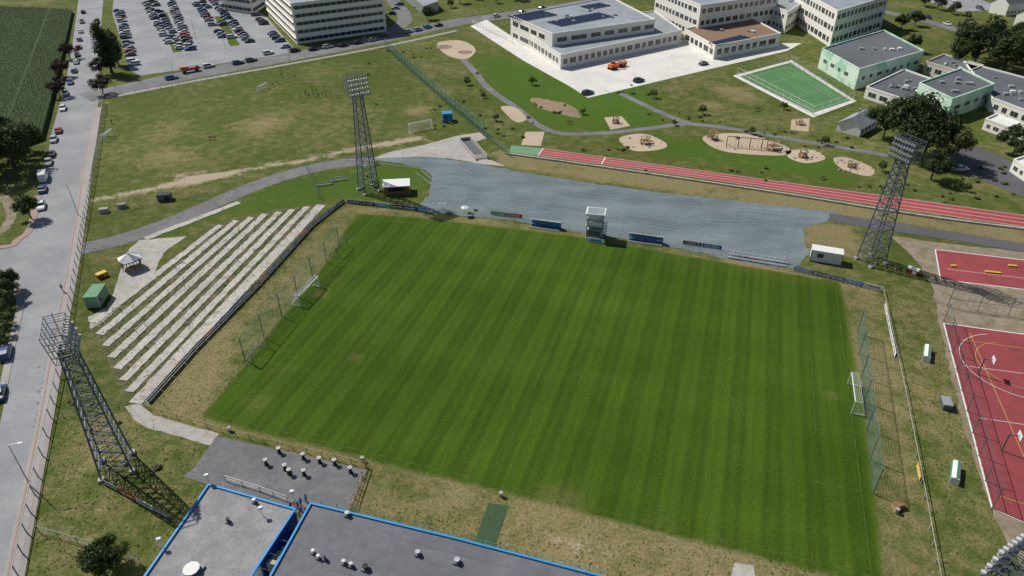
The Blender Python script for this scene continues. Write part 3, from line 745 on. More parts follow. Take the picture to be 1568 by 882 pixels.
building('school_building',[(1066,62),(1182,42),(1120,8),(1000,30)],14,roof='roof_light',floors=3,win=(1.8,1.8),gap=1.3,clutter=8)
building('school_building',[(1270,72),(1348,45),(1270,2),(1192,20)],14,roof='roof_light',floors=3,win=(2.0,2.0),gap=1.3,clutter=8)
solar((1100,70),5.1,3,10,aA)
building('school_wing',[(1180,42),(1200,52),(1230,30),(1190,10)],9,roof='roof_light',floors=2,clutter=2)
building('gymnasium',[(1308,138),(1406,108),(1346,74),(1252,104)],7,'green_wall','roof_dark',1,win=(1.6,1.2),gap=3,clutter=5)
building('gym_annex',[(1322,150),(1398,176),(1456,150),(1380,122)],3.5,'white_wall','roof_dark',1,win=(1.8,1.4),gap=1.5,clutter=10)
building('kindergarten_building',[(1448,184),(1512,160),(1462,134),(1398,158)],6.5,'green_wall2','roof_dark',1,win=(2,1.2),gap=3,clutter=6)
building('long_building',[(1512,170),(1600,205),(1680,170),(1470,112)],4,'white_wall','roof_dark',1,clutter=12)
building('long_building',[(1412,112),(1470,130),(1500,118),(1440,100)],4,'cream_wall','roof_dark',1,clutter=6)
for q in ([(1503,198),(1540,212),(1556,204),(1520,190)],[(1540,218),(1590,235),(1604,226),(1556,209)],[(1545,262),(1568,278),(1600,268),(1575,252)]):
    building('site_cabin',q,3,'white_wall','white_paint',1,win=(1,1),gap=1.2,clutter=0)
building('office_building',[(455,68),(592,48),(540,0),(410,22)],16,'white_wall','roof_light',5,band=True,clutter=10)
building('office_building',[(338,14),(388,22),(430,-6),(370,-20)],11,'white_wall','roof_light',3,band=True,clutter=4)
building('warehouse',[(620,0),(650,24),(672,16),(650,-6)],4,'steel_light','roof_light',0,clutter=0)
def house(px,w,l,h,rot,wall='white_wall',roof='tile_red',name='house'):
    mb=MB();mb.prism([(-l/2,-w/2),(l/2,-w/2),(l/2,w/2),(-l/2,w/2)],0,h,wall);r=h+w*.35
    e=.4;mb.add([(-l/2-e,-w/2-e,h-.1),(l/2+e,-w/2-e,h-.1),(l/2+e,0,r),(-l/2-e,0,r),(-l/2-e,w/2+e,h-.1),(l/2+e,w/2+e,h-.1)],[(0,1,2,3),(3,2,5,4)],roof)
    for s in(-1,1): mb.add([(s*l/2,-w/2,h),(s*l/2,w/2,h),(s*l/2,0,r-.1)],[(0,1,2)],wall)
    for s in(-1,1):
        k=int(l/2.6)
        for f in range(max(1,int(h/2.8))):
            for j in range(k):
                x=-l/2+1.3+j*2.6;mb.box((x,s*(w/2+.03),1.5+f*2.8),(1.1,.1,1.2),0,'glass')
    mb.box((l*.2,w*.15,r),(.6,.6,1.2),0,'stone')
    mb.obj(name,(*S(*px),0),rot)
house((1310,198),7,11,2.6,hd((1320,215),(1345,200)),roof='roof_light',name='shed')
for p,c in (((1540,20),'roof_dark'),((1580,40),'roof_dark'),((1610,25),'tile_red'),((1500,-20),'tile_red'),((1440,-30),'tile_red'),((1560,-15),'roof_dark')): house(p,9,13,5.5,.4,roof=c)
for i in range(26):
    house((random.uniform(-200,1900),random.uniform(-130,-55)),10,14,5.5,random.uniform(0,3),roof=random.choice(['tile_red','roof_dark']))
sheet('parking_area',[(1440,232),(1500,225),(1640,290),(1640,330),(1500,275),(1450,258)],.02,'asphalt_dark')
ribbon('side_street',[(1340,15),(1400,28),(1480,50),(1568,80),(1700,125)],7,.02,'asphalt_mid')
sheet('parking_area',[(1375,-12),(1450,-20),(1540,14),(1470,18)],.018,'asphalt_light')
# --- club house bottom (near)
Z=4.0
mb=MB()
L1=G([(320,743),(452,781),(396,866),(372,905),(330,960),(165,960),(222,884)],Z)
L2=G([(476,772),(700,826),(922,884),(1250,968),(370,968),(415,882)],Z)
for poly,rf in ((L1,'roof_gravel'),(L2,'roof_grey')):
    pp=mb.prism(poly,0,Z,'white_wall',rf)
    for i in range(len(pp)):
        a,b=pp[i],pp[(i+1)%len(pp)];mb.beam((*a,Z+.12),(*b,Z+.12),.24+.004*i,'blue_trim')
dx_=L2[2][0]-L2[0][0];dy_=L2[2][1]-L2[0][1];Ld=math.hypot(dx_,dy_);dx_/=Ld;dy_/=Ld
mat('roof_seam',(.095,.10,.11),.9,.2,2)
mat('roof_patch',(.16,.165,.175),.9,.15,2,col2=(.135,.14,.155),s2=.8)
for k in range(1,6):
    o=k*1.9
    p0=(L2[0][0]+dy_*o+dx_*1.2-.315*o,L2[0][1]-dx_*o);p1=(p0[0]+dx_*(Ld-2),p0[1]+dy_*(Ld-2))
    addrib(mb,dens([p0,p1],2),.05,Z+.006,'roof_seam',.015)
mb.obj('clubhouse')
# blue wind-screen walls flanking the stair court
mb=MB()
for (a,b),s_ in (((L1[1],L1[2]),1),((L2[0],L2[5]),-1)):
    r_=math.atan2(b[1]-a[1],b[0]-a[0]);nx_,ny_=-math.sin(r_),math.cos(r_)
    mb.box(((a[0]+b[0])/2+nx_*.12*s_,(a[1]+b[1])/2+ny_*.12*s_,(Z-.2)/2),(math.dist(a,b)-.4,.10,Z-.2),r_,'blue_dark')
mb.obj('court_wall')
for pts in ([(520,800),(600,815),(590,840),(530,835),(500,815)],[(470,830),(520,850),(500,878),(450,870)],[(640,840),(720,858),(690,872)]):
    q=cr([S(u,v,Z) for u,v in pts],True);m2=MB();m2.add([(x,y,Z+.012) for x,y in q[::-1]],[tuple(range(len(q)))],'roof_patch');m2.obj('roof_stain')
mb=MB()
for i in range(9):
    t=i/9;x=L1[1][0]+(L1[2][0]-L1[1][0])*t+1.0;y=L1[1][1]+(L1[2][1]-L1[1][1])*t;mb.box((x,y,.2+i*.19),(1.3,.6,.4+i*.38),-.2,'concrete')
mb.obj('outdoor_stairs')
mb=MB()
for (u,v),s,m in (((295,876),1.6,'white_paint'),((480,848),.35,'white_paint'),((488,856),.35,'white_paint'),((498,858),.35,'black'),((532,790),.5,'steel_light'),((527,864),.4,'steel_light'),((538,868),.4,'steel_light'),((560,872),.6,'black'),((640,850),.5,'steel_light'),((350,800),.4,'black'),((390,770),.4,'steel_light'),((700,862),.6,'steel_light')):
    x,y=S(u,v,Z)
    mb.box((x,y,Z+.15),(s*1.3,s*1.3,.3),PROT,'steel');mb.cyl((x,y,Z+.3),s*.45,.35,m,10);mb.cyl((x,y,Z+.65),s*.6,.08,m,10)
mb.obj('roof_vents')
mb=MB()
for px in((450,765),(402,790),(248,838),(320,740)):
    x,y=S(*px,Z);mb.beam((x,y,0),(x,y,Z+1.6),.07,'white_paint');mb.box((x,y,Z+1.5),(.5,.35,.4),.4,'white_paint')
mb.obj('loudspeaker_poles')
fence('terrace_wall',[(345,736),(398,752),(440,768)],1.1,2,'steel_light',.07,2,3,'steel_light')
for p in ((428,694),(408,712),(437,720),(465,703),(466,728),(490,709),(513,712),(537,724),(444,727)):
    mb=MB();mb.cyl((0,0,0),.36,.06,'black',16);mb.cyl((0,0,.06),.20,.95,'black',10,.26);mb.cyl((0,0,1.01),.40,.05,'black',18);mb.cyl((0,0,1.06),.33,.03,'table_top',18);mb.cyl((0,0,1.09),.07,.12,'steel_light',8);mb.obj('bar_table',(*S(*p),.05))
for p in ((352,660),(767,760),(555,706),(1372,785),(190,710)):
    mb=MB();mb.cyl((0,0,0),.26,.75,'wood_light',10,.3);mb.cyl((0,0,.75),.32,.06,'stone',10);mb.obj('litter_bin',(*S(*p),0))

# --- kiosk w/ pyramid roof
mb=MB();n=8;R=2.6
for i in range(n):
    a=2*math.pi*i/n;b=2*math.pi*(i+1)/n
    rr=R*(1 if i%2==0 else .80);r2=R*(.80 if i%2==0 else 1)
    mb.add([(rr*math.cos(a),rr*math.sin(a),2.3),(r2*math.cos(b),r2*math.sin(b),2.3),(0,0,3.5)],[(0,1,2)],'roof_light' if i%2 else 'white_paint')
    mb.add([(rr*math.cos(a),rr*math.sin(a),2.3),(r2*math.cos(b),r2*math.sin(b),2.3),(r2*math.cos(b),r2*math.sin(b),2.1),(rr*math.cos(a),rr*math.sin(a),2.1)],[(0,1,2,3)],'blue_dark')
    mb.beam((R*.7*math.cos(a),R*.7*math.sin(a),0),(R*.7*math.cos(a),R*.7*math.sin(a),2.3),.12,'wood')
    if i not in(5,): mb.beam((R*.7*math.cos(a),R*.7*math.sin(a),1.0),(R*.7*math.cos(b),R*.7*math.sin(b),1.0),.3,'wood')
mb.cyl((0,0,3.4),.12,.3,'white_paint',8);mb.obj('kiosk_tent',(*S(203,410),0.03))
def container(name,px,d,rot,wall,roof,door=True):
    mb=MB();l,w,h=d
    mb.box((0,0,h/2+.1),(l,w,h),0,wall);mb.box((0,0,h+.16),(l+.15,w+.15,.12),0,roof)
    k=int(l/.45)
    for i in range(k+1):
        x=-l/2+l*i/k
        for s in(-1,1): mb.box((x,s*(w/2+.03),h/2+.1),(.12,.08,h-.2),0,wall)
    for sx in(-1,1):
        for sy in(-1,1): mb.box((sx*l/2,sy*w/2,h/2+.1),(.2,.2,h+.04),0,'steel_light')
    mb.box((l/2+.04,0,1.15),(.08,.95,2.0),0,'steel');mb.box((-l*.2,-w/2-.08,1.6),(1.2,.08,.9),0,'glass')
    return mb.obj(name,(*S(*px),0.02),rot)
container('storage_container',(151,462),(4.6,2.4,2.4),hd((140,478),(165,440)),'contgreen','court_green_light')
container('storage_container',(1263,399),(6.1,2.5,2.5),hd((1240,396),(1288,404)),'white_paint','white_paint')
container('storage_container',(685,185),(3,2.5,2.5),.2,'blue_trim','blue_trim')
mb=MB();mb.prism([(-3,-1.8),(3,-1.8),(3,1.8),(-3,1.8)],0,2.3,'wood','wood');mb.box((0,0,2.5),(6.8,4.6,.16),0,'white_paint');mb.box((0,-1.85,1.5),(4,.1,.9),0,'black');mb.box((0,-2.0,1.0),(4.4,.5,.08),0,'wood_light')
for x in(-3.2,3.2): mb.beam((x,-2.1,0),(x,-2.1,2.45),.12,'wood_light')
mb.obj('wooden_kiosk',(*S(608,294),0),.12)
# dugouts
for c,l in (((835,349),7),((988,371),7.5)):
    mb=MB()
    prof=[(-.9,0),(-.95,.9),(-.8,1.5),(-.35,1.85),(.2,1.9)]
    for i in range(4):
        y0,z0=prof[i];y1,z1=prof[i+1]
        mb.add([(-l/2,-y0,z0),(l/2,-y0,z0),(l/2,-y1,z1),(-l/2,-y1,z1)],[(0,1,2,3)],'roof_light' if i>1 else 'steel_light')
    for k in range(7):
        x=-l/2+l*k/6
        for i in range(4): mb.beam((x,-prof[i][0],prof[i][1]),(x,-prof[i+1][0],prof[i+1][1]),.06,'white_paint')
    mb.box((0,.4,.3),(l-.3,.5,.25),0,'blue_dark')
    k=int(l/.55)
    for i in range(k): mb.box((-l/2+.35+i*(l-.7)/(k-1),.4,.5),(.42,.42,.12),0,'blue_trim');mb.box((-l/2+.35+i*(l-.7)/(k-1),.62,.75),(.42,.08,.45),0,'blue_trim')
    mb.box((0,-1.1,.3),(l,.06,.4),0,'white_paint')
    mb.obj('team_dugout',(*S(*c),0),PROT+.02)
# commentary tower
mb=MB()
for x in(-1.7,1.7):
    for y in(-1.3,1.3): mb.beam((x,y,0),(x,y,6.2),.16,'steel_light')
for z in(0.1,3.2): mb.box((0,0,z),(3.9,3.1,.18),0,'steel_light')
mb.box((0,.0,1.2),(3.3,2.5,2.1),0,'roof_light');mb.box((0,-1.28,1.4),(2.6,.06,1.1),0,'glass')
mb.box((0,1.3,4.6),(3.5,.1,2.6),0,'white_paint');mb.box((0,-1.33,3.8),(3.5,.1,1.0),0,'white_paint')
for s in(-1,1): mb.box((s*1.72,0,3.8),(.1,2.6,1.0),0,'white_paint')
mb.box((0,0,6.3),(4.3,3.5,.16),0,'white_paint');mb.box((0,0,6.42),(3.6,2.9,.06),0,'roof_light')
for i in range(12): mb.box((2.2+i*.0,-1.2+i*.24,.25+i*.26),(.7,.28,.05),0,'steel')
for s in(1.85,2.55): mb.beam((s,-1.3,1.1),(s,1.5,4.2),.05,'steel_light');mb.beam((s,-1.3,.1),(s,1.5,3.2),.08,'steel')
mb.beam((-1.7,-1.35,3.3),(1.7,-1.35,.3),.06,'steel')
mb.obj('commentary_tower',(*S(910,362),0),PROT+.1)
mb=MB();mb.box((0,0,.5),(4,.08,.9),0,'white_paint');mb.box((0,-.05,.5),(2.6,.03,.5),0,'blue_trim')
for s in(-1.8,1.8): mb.beam((s,0,0),(s,.5,1.0),.06,'steel')
mb.obj('banner_board',(*S(912,371),0),PROT)
mb=MB()
for i in range(3):
    mb.box((0,i*.8,.35+i*.35),(12,.4,.06),0,'steel_light');
    for x in np.linspace(-5.8,5.8,7): mb.beam((x,i*.8,0),(x,i*.8,.35+i*.35),.06,'steel')
mb.beam((-6,2,1.9),(6,2,1.9),.06,'steel_light')
for x in np.linspace(-6,6,9): mb.beam((x,2,0),(x,2,1.9),.06,'steel_light')
mb.obj('small_bleacher',(*S(1158,402),0),PROT-.02)
def shelter(px,rot):
    mb=MB();l=3.8
    pr=[(.6*math.cos(a),.7+.6*math.sin(a)) for a in np.linspace(0,math.pi,7)]
    for i in range(6):
        mb.add([(-l/2,pr[i][0],pr[i][1]),(l/2,pr[i][0],pr[i][1]),(l/2,pr[i+1][0],pr[i+1][1]),(-l/2,pr[i+1][0],pr[i+1][1])],[(0,1,2,3)],'white_paint' if i in(1,2,4) else 'green_paint')
    mb.box((0,0,.35),(l-.2,1.1,.7),0,'green_paint',.95)
    for s in(-1,1): mb.box((s*l/2,0,.6),(.1,1.3,1.2),0,'white_paint',.8)
    mb.obj('rolled_cover_box',(*S(*px),0),rot)
shelter((1418,545),hd((1417,560),(1420,530)));shelter((1461,728),hd((1458,748),(1463,705)))
def bench(px,rot,c='wood',name='park_bench',l=2.0):
    mb=MB()
    for y in(-.18,0,.18): mb.box((0,y,.45),(l,.14,.05),0,c)
    for z in(.65,.85): mb.box((0,.32,z),(l,.05,.14),0,c)
    for x in(-.4*l,.4*l):
        mb.beam((x,-.2,0),(x,-.2,.43),.07,'steel');mb.beam((x,.28,0),(x,.34,.95),.07,'steel')
    mb.obj(name,(*S(*px),0),rot)
for p in ((325,214),(575,159),(575,252),(820,160),(1160,170),(872,190),(690,190),(1260,275),(1330,285),(560,268)): bench(p,random.uniform(0,3))
for p in ((497,284),(518,277)): bench(p,.35,'steel_light','spectator_bench',4.0)
def hut(px,rot,c1='stone',c2='black',s=1.0,name='equipment_box'):
    mb=MB();mb.box((0,0,.6*s),(2.4*s,1.4*s,1.2*s),0,c1);mb.box((0,0,1.25*s),(2.6*s,1.6*s,.12),0,c2,.95);mb.box((.5*s,-.72*s,.6*s),(.8*s,.05,.8*s),0,c2);mb.obj(name,(*S(*px),0),rot)
hut((157,424),.9,'red_paint','yellow_paint',.8);hut((188,318),.3,'stone','steel',.8);hut((160,325),.3,'steel_light','stone',.8);hut((253,306),.2,'steel','black',1.3);hut((1447,622),1.3,'steel','steel_light',.9);hut((1397,418),-.8,'red_paint','white_paint',.9);hut((1374,777),.3,'wood_light','wood',.6)
for p in ((712,330),(678,324)):
    mb=MB();mb.cyl((0,0,0),.05,2.1,'steel_light',6);mb.cyl((0,0,2.1),.9,.35,'white_paint',12,.05);mb.cyl((0,0,0),.35,.1,'stone',10);mb.obj('parasol',(*S(*p),0))
# stair pit
mb=MB()
a=S(712,215);b=S(738,245)
r=math.atan2(b[1]-a[1],b[0]-a[0]);L=math.dist(a,b);c=((a[0]+b[0])/2,(a[1]+b[1])/2)
mb.box((0,1.6,.6),(L,.35,1.2),0,'concrete');mb.box((0,-1.6,.35),(L,.35,.7),0,'concrete');mb.box((-L/2,0,.5),(.35,2.8,1.0),0,'concrete')
mb.box((0,0,.08),(L-.4,2.8,.04),0,'roof_dark')
for i in range(6): mb.box((L/2-1-i*.5,0,.16),(.3,2.6,.12),0,'concrete')
mb.obj('stairwell',(*c,0),r)
for p in ((1497,573),(1533,690)):
    mb=MB();mb.beam((0,0,0),(0,0,3.4),.16,'steel');mb.beam((0,0,3.2),(-1.2,0,3.4),.12,'steel');mb.box((-1.3,0,3.4),(.06,1.5,.95),0,'white_paint')
    for i in range(10):
        a=2*math.pi*i/10;b_=2*math.pi*(i+1)/10;mb.beam((-1.6+.23*math.cos(a),.23*math.sin(a),3.05),(-1.6+.23*math.cos(b_),.23*math.sin(b_),3.05),.04,'orange_paint')
    mb.obj('basketball_hoop',(*S(*p),0),math.pi-.3)
for p,l in (((1520,418),3),((1460,408),1),((1550,408),1.6)):
    mb=MB();mb.box((0,0,.2),(l,.6,.2),0,'yellow_paint')
    for s in(-.4,.4): mb.box((l*s,0,.06),(.1,.7,.12),0,'black')
    mb.obj('jump_board',(*S(*p),.03),-.2)
# playground
mb=MB()
for i in range(5):
    x=i*3.2
    for y in(-1.2,1.2): mb.beam((x,y,0),(x,0,3.0),.16,'wood')
    mb.beam((x,-1.2,0),(x,1.2,0.05),.1,'wood')
mb.beam((0,0,3.0),(12.8,0,3.0),.18,'wood')
for i in range(4):
    for s in(.9,2.2):
        x=i*3.2+s
        for q in(-.22,.22): mb.beam((x+q,0,3.0),(x+q,0,.55),.03,'steel_light')
        mb.box((x,0,.5),(.5,.25,.06),0,'black')
mb.obj('swing_frame',(*S(1112,224),.05),-.25)
def climb(px,rot,s=1.0):
    rnd=random.Random(px[0]);mb=MB();P4=[]
    for x in(0,2.2):
        for y in(0,2.2):
            t=(x*s+rnd.uniform(-.4,.4),y*s+rnd.uniform(-.4,.4),2.6*s+rnd.uniform(-.3,.3));P4.append(t);mb.beam((x*s,y*s,0),t,.17,'wood_light')
    mb.box((1.1*s,1.1*s,1.2*s),(2.3*s,2.3*s,.12),0,'wood')
    for a,b in ((0,1),(1,3),(3,2),(2,0),(0,3)): mb.beam(P4[a],P4[b],.13,'wood_light')
    mb.add([(2.3*s,.7*s,1.25*s),(2.3*s,1.4*s,1.25*s),(4.4*s,1.4*s,.2),(4.4*s,.7*s,.2)],[(0,1,2,3)],'steel_light')
    for y in (.7,1.4): mb.beam((2.3*s,y*s,1.35*s),(4.4*s,y*s,.3),.08,'wood')
    for i in range(5): mb.beam((-.6*s,.4*s,(.2+i*.22)*s),(-.6*s,1.8*s,(.2+i*.22)*s),.07,'wood')
    for y in (.4,1.8): mb.beam((-.8*s,y*s,0),(0,y*s,1.3*s),.08,'wood')
    mb.obj('climbing_frame',(*S(*px),.05),rot)
climb((1182,232),.4);climb((985,222),.2,.8);climb((1232,243),1,.8);climb((1098,214),2,.9);climb((945,190),1.2,.7);climb((1222,192),.1,.6);climb((1305,258),.7,.6)
mb=MB()
for _ in range(60):
    u,v=random.choice([(1080+random.random()*130,206+random.random()*32),(950+random.random()*65,210+random.random()*18),(1210+random.random()*50,232+random.random()*15),(1280+random.random()*55,245+random.random()*20)])
    x,y=S(u,v);s=random.uniform(.2,.6);mb.box((x,y,s*.3+.04),(s,s*1.2,s*.6),random.random()*3,'stone',.6)
mb.obj('playground_boulders')
# ---------------------------------------------------------------- vegetation
def treemesh(h,cr_,seed,leaf,nl=3800,trunk=.3,col=False,ls=.42):
    rnd=random.Random(seed);mb=MB();
    def limb(p,d,l,r,dep):
        q=p+d*l;mb.beam(p,q,r*2,'bark',r*1.2)
        return q
    top=limb(Vector((0,0,0)),Vector((rnd.uniform(-.05,.05),rnd.uniform(-.05,.05),1)).normalized(),h*trunk,h*.022,0)
    cl=[]
    if col:
        limb(top,Vector((0,0,1)),h*.55,h*.015,0)
        for i in range(26):
            t=i/25;rr=cr_*(math.sin(math.pi*min(.97,(t*.85+.12))))**.6
            a=rnd.uniform(0,6.28);cl.append((Vector((math.cos(a)*rr*.45,math.sin(a)*rr*.45,h*(.14+.82*t))),rr*.62))
    else:
        for i in range(9):
            a=6.28*i/9+rnd.uniform(-.3,.3);el=rnd.uniform(.35,1.2)
            d=Vector((math.cos(a)*math.cos(el),math.sin(a)*math.cos(el),math.sin(el)))
            l=cr_*rnd.uniform(.55,.9);q=limb(top-Vector((0,0,rnd.uniform(0,h*.08))),d,l,h*.010,1)
            for j in range(3):
                d2=(d+Vector((rnd.uniform(-.7,.7),rnd.uniform(-.7,.7),rnd.uniform(-.2,.6)))).normalized();q2=limb(q,d2,cr_*rnd.uniform(.25,.5),h*.005,2)
                cl.append((q2,cr_*rnd.uniform(.20,.38)))
        cc=Vector((0,0,h*(trunk+(1-trunk)*.5)))
        for i in range(14):
            d=Vector((rnd.gauss(0,1),rnd.gauss(0,1),rnd.gauss(0,1))).normalized()
            cl.append((cc+Vector((d.x*cr_*.72,d.y*cr_*.72,d.z*h*(1-trunk)*.38)),cr_*rnd.uniform(.22,.36)))
    tot=sum(c[1]**2 for c in cl)
    for c,r in cl:
        for i in range(int(nl*r*r/tot)):
            d=Vector((rnd.gauss(0,1),rnd.gauss(0,1),rnd.gauss(0,1))).normalized()*r*rnd.uniform(.55,1.08)
            p=c+d;nrm=(d.normalized()+Vector((rnd.uniform(-.8,.8),rnd.uniform(-.8,.8),rnd.uniform(-.3,.9)))).normalized()
            x=nrm.orthogonal().normalized();y=nrm.cross(x);an=rnd.uniform(0,6.28);x,y=x*math.cos(an)+y*math.sin(an),y*math.cos(an)-x*math.sin(an)
            s=ls*rnd.uniform(.5,1.2)
            mb.add([tuple(p-x*s),tuple(p-y*s*.5),tuple(p+x*s),tuple(p+y*s*.5)],[(0,1,2,3)],leaf[0] if rnd.random()<.7 else leaf[1])
    return mb.mesh('tree')
TB=[treemesh(12,5.2,i,('leaf','leaf_dark')) for i in range(3)]
TD=[treemesh(12,5.5,10+i,('leaf_dark','leaf')) for i in range(2)]
TL=[treemesh(7,2.6,20+i,('leaf_light','leaf'),1500,ls=.32) for i in range(2)]
TP=[treemesh(7,3.0,30+i,('leaf_plum','leaf_plum'),1800,ls=.32) for i in range(2)]
TO=[treemesh(12,5,40,('leaf_olive','leaf'))]
TC=treemesh(20,4.2,50,('leaf_dark','leaf'),5200,.12,True)
def tree(px,kind,s=1.0,name='deciduous_tree'):
    me=random.choice(kind) if isinstance(kind,list) else kind
    place(name,me,(*S(*px),0),random.uniform(0,6.28),(s*random.uniform(.9,1.1),s*random.uniform(.9,1.1),s))
tree((172,112),TC,1.0,'poplar_tree');tree((182,100),TC,.7,'poplar_tree')
for p in ((97,118),(92,148),(157,116),(158,144),(108,90)): tree(p,TP,.95,'plum_tree')
tree((22,255),TD,1.1);tree((-5,270),TD,1.3);tree((45,235),TB,.8);tree((-30,240),TD,1.2);tree((5,225),TB,.9);tree((48,335),TB,.55)
for p,k,s in (((1385,235),TD,1.45),((1352,212),TD,.9),((1415,238),TD,1.2),((1445,252),TO,1.05),((1425,275),TD,.7),((1490,100),TD,1.5),((1535,112),TB,1.3),((1468,105),TB,1.0),((1550,238),TB,.75),((1568,250),TB,.6),((1515,90),TD,1.1),((1565,100),TB,.9)): tree(p,k,s)
for p in ((1400,40),(1380,45),(1415,10),(1350,-5),(1480,30),(1500,60),(1540,75),(1560,60),(1435,15),(690,12),(705,5),(730,0),(680,-5),(760,5),(655,30),(1525,55),(1410,130),(1460,22),(790,0),(830,-5),(1395,80)): tree(p,TB+TD+TL,random.uniform(.45,.75))
for p in ((15,450),(12,462),(20,445),(160,878),(170,870)): tree(p,TB,.42)
for p in ((6,482),(12,498),(8,515),(3,530)): tree(p,TL,.5)
for p in ((1032,192),(1150,205),(893,175),(1460,290),(1480,293),(1350,262),(740,150),(815,130),(1290,200),(1200,168),(1000,150),(715,130),(1075,175),(760,185),(1262,222)): tree(p,TL,random.uniform(.3,.5),'young_tree')
for i in range(60): tree((random.uniform(-500,2100),random.uniform(-140,-38)),TB+TD,random.uniform(.7,1.3))
# shrubs (mass)
mb=MB();rnd=random.Random(3)
def shrub(x,y,r,m):
    for i in range(int(60*r*r)+30):
        d=Vector((rnd.gauss(0,1),rnd.gauss(0,1),abs(rnd.gauss(0,1)))).normalized()*r*rnd.uniform(.6,1.05)
        s=.16+.1*r;a=rnd.uniform(0,3.14);p=Vector((x,y,.1))+Vector((d.x,d.y,d.z*.6));u=Vector((math.cos(a),math.sin(a),rnd.uniform(-.4,.4)))*s;w=Vector((-math.sin(a),math.cos(a),rnd.uniform(-.6,.6)))*s*.6
        mb.add([tuple(p-u),tuple(p-w),tuple(p+u),tuple(p+w)],[(0,1,2,3)],m)
for u,v,n,sp in ((665,180,8,(10,10)),(720,160,10,(14,18)),(770,200,8,(20,8)),(970,140,6,(15,6)),(1180,205,8,(25,4)),(1250,220,8,(30,5)),(1050,180,8,(30,4)),(640,88,10,(40,12)),(1300,190,8,(12,5)),(1350,290,6,(30,6)),(1480,300,8,(40,6)),(930,230,6,(40,3)),(570,284,5,(8,4)),(730,325,3,(5,2)),(1255,395,4,(4,2)),(850,170,6,(18,8)),(1120,265,6,(60,6)),(150,640,4,(25,15)),(110,600,3,(8,20)),(230,720,3,(15,10)),(1510,270,10,(20,8))):
    for i in range(n):
        x,y=S(u+rnd.gauss(0,sp[0]),v+rnd.gauss(0,sp[1]));shrub(x,y,rnd.uniform(.25,.8),rnd.choice(['leaf','leaf_light','leaf_light','leaf_olive']))
mb.obj('shrubs')
mb=MB();rnd=random.Random(9)
def tuft(x,y,h,m):
    for k in range(4):
        a=rnd.uniform(0,6.28);w=.10;dx,dy=math.cos(a)*w,math.sin(a)*w;l=rnd.uniform(-.14,.14);l2=rnd.uniform(-.14,.14)
        mb.add([(x-dx,y-dy,0),(x+dx,y+dy,0),(x+dx*.3+l,y+dy*.3+l2,h)],[(0,1,2)],m)
areas=[([(60,560),(330,690),(260,850),(30,882)],2500),([(1360,460),(1440,440),(1530,800),(1440,880)],2500),([(560,770),(1410,880),(900,940),(560,850)],1200),([(130,380),(235,365),(140,490),(190,620),(100,640)],1500),([(235,620),(520,320),(540,340),(330,620)],1000),([(140,300),(560,260),(480,300),(130,370)],1200),([(143,495),(330,345),(490,315),(207,618)],2600)]
mat('tuft_a',(.14,.14,.055),.9,.3,1,transl=.4);mat('tuft_b',(.075,.105,.03),.9,.3,1,transl=.4);mat('tuft_c',(.24,.20,.12),.9,.3,1,transl=.4)
def inpoly(x,y,p):
    c=False
    for i in range(len(p)):
        a,b=p[i],p[i-1]
        if (a[1]>y)!=(b[1]>y) and x<(b[0]-a[0])*(y-a[1])/(b[1]-a[1])+a[0]: c=not c
    return c
for px,n in areas:
    p=G(px);x0,x1=min(q[0] for q in p),max(q[0] for q in p);y0,y1=min(q[1] for q in p),max(q[1] for q in p)
    for i in range(n):
        x,y=rnd.uniform(x0,x1),rnd.uniform(y0,y1)
        if inpoly(x,y,p): tuft(x,y,rnd.uniform(.05,.13) if px[0]!=(143,495) else rnd.uniform(.12,.3),rnd.choice(['tuft_a','tuft_b','tuft_c'] if px[0]!=(143,495) else ['tuft_b','tuft_b','tuft_a']))
mb.obj('rough_grass')
# cornfield
poly=G([(112,20),(104,60),(88,130),(66,215),(0,238),(-130,275),(-400,20),(-200,5)])
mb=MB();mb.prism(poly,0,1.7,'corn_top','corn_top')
d=(math.cos(lr),math.sin(lr));nv=(-d[1],d[0])
o=poly[3]
for i in range(-5,170):
    for j in range(-10,260):
        if i%24==11: continue
        x=o[0]+nv[0]*i*.95+d[0]*j*.9+rnd.uniform(-.15,.15);y=o[1]+nv[1]*i*.95+d[1]*j*.9+rnd.uniform(-.2,.2)
        if not inpoly(x,y,poly) : continue
        if x<-230 and y<250: continue
        for k in range(2):
            a=rnd.uniform(0,6.28);l=rnd.uniform(.35,.6);dx,dy=math.cos(a)*l,math.sin(a)*l;z=rnd.uniform(1.8,2.5)
            mb.add([(x,y,z-.6),(x+dx*.5-dy*.18,y+dy*.5+dx*.18,z),(x+dx,y+dy,z-.3),(x+dx*.5+dy*.18,y+dy*.5-dx*.18,z-.05)],[(0,1,2,3)],'corn')
mb.obj('cornfield')
ribbon('dirt_track',[(5,300),(14,315),(16,335),(0,355),(-30,362)],2.2,.012,'tan_edge',jit=.3)

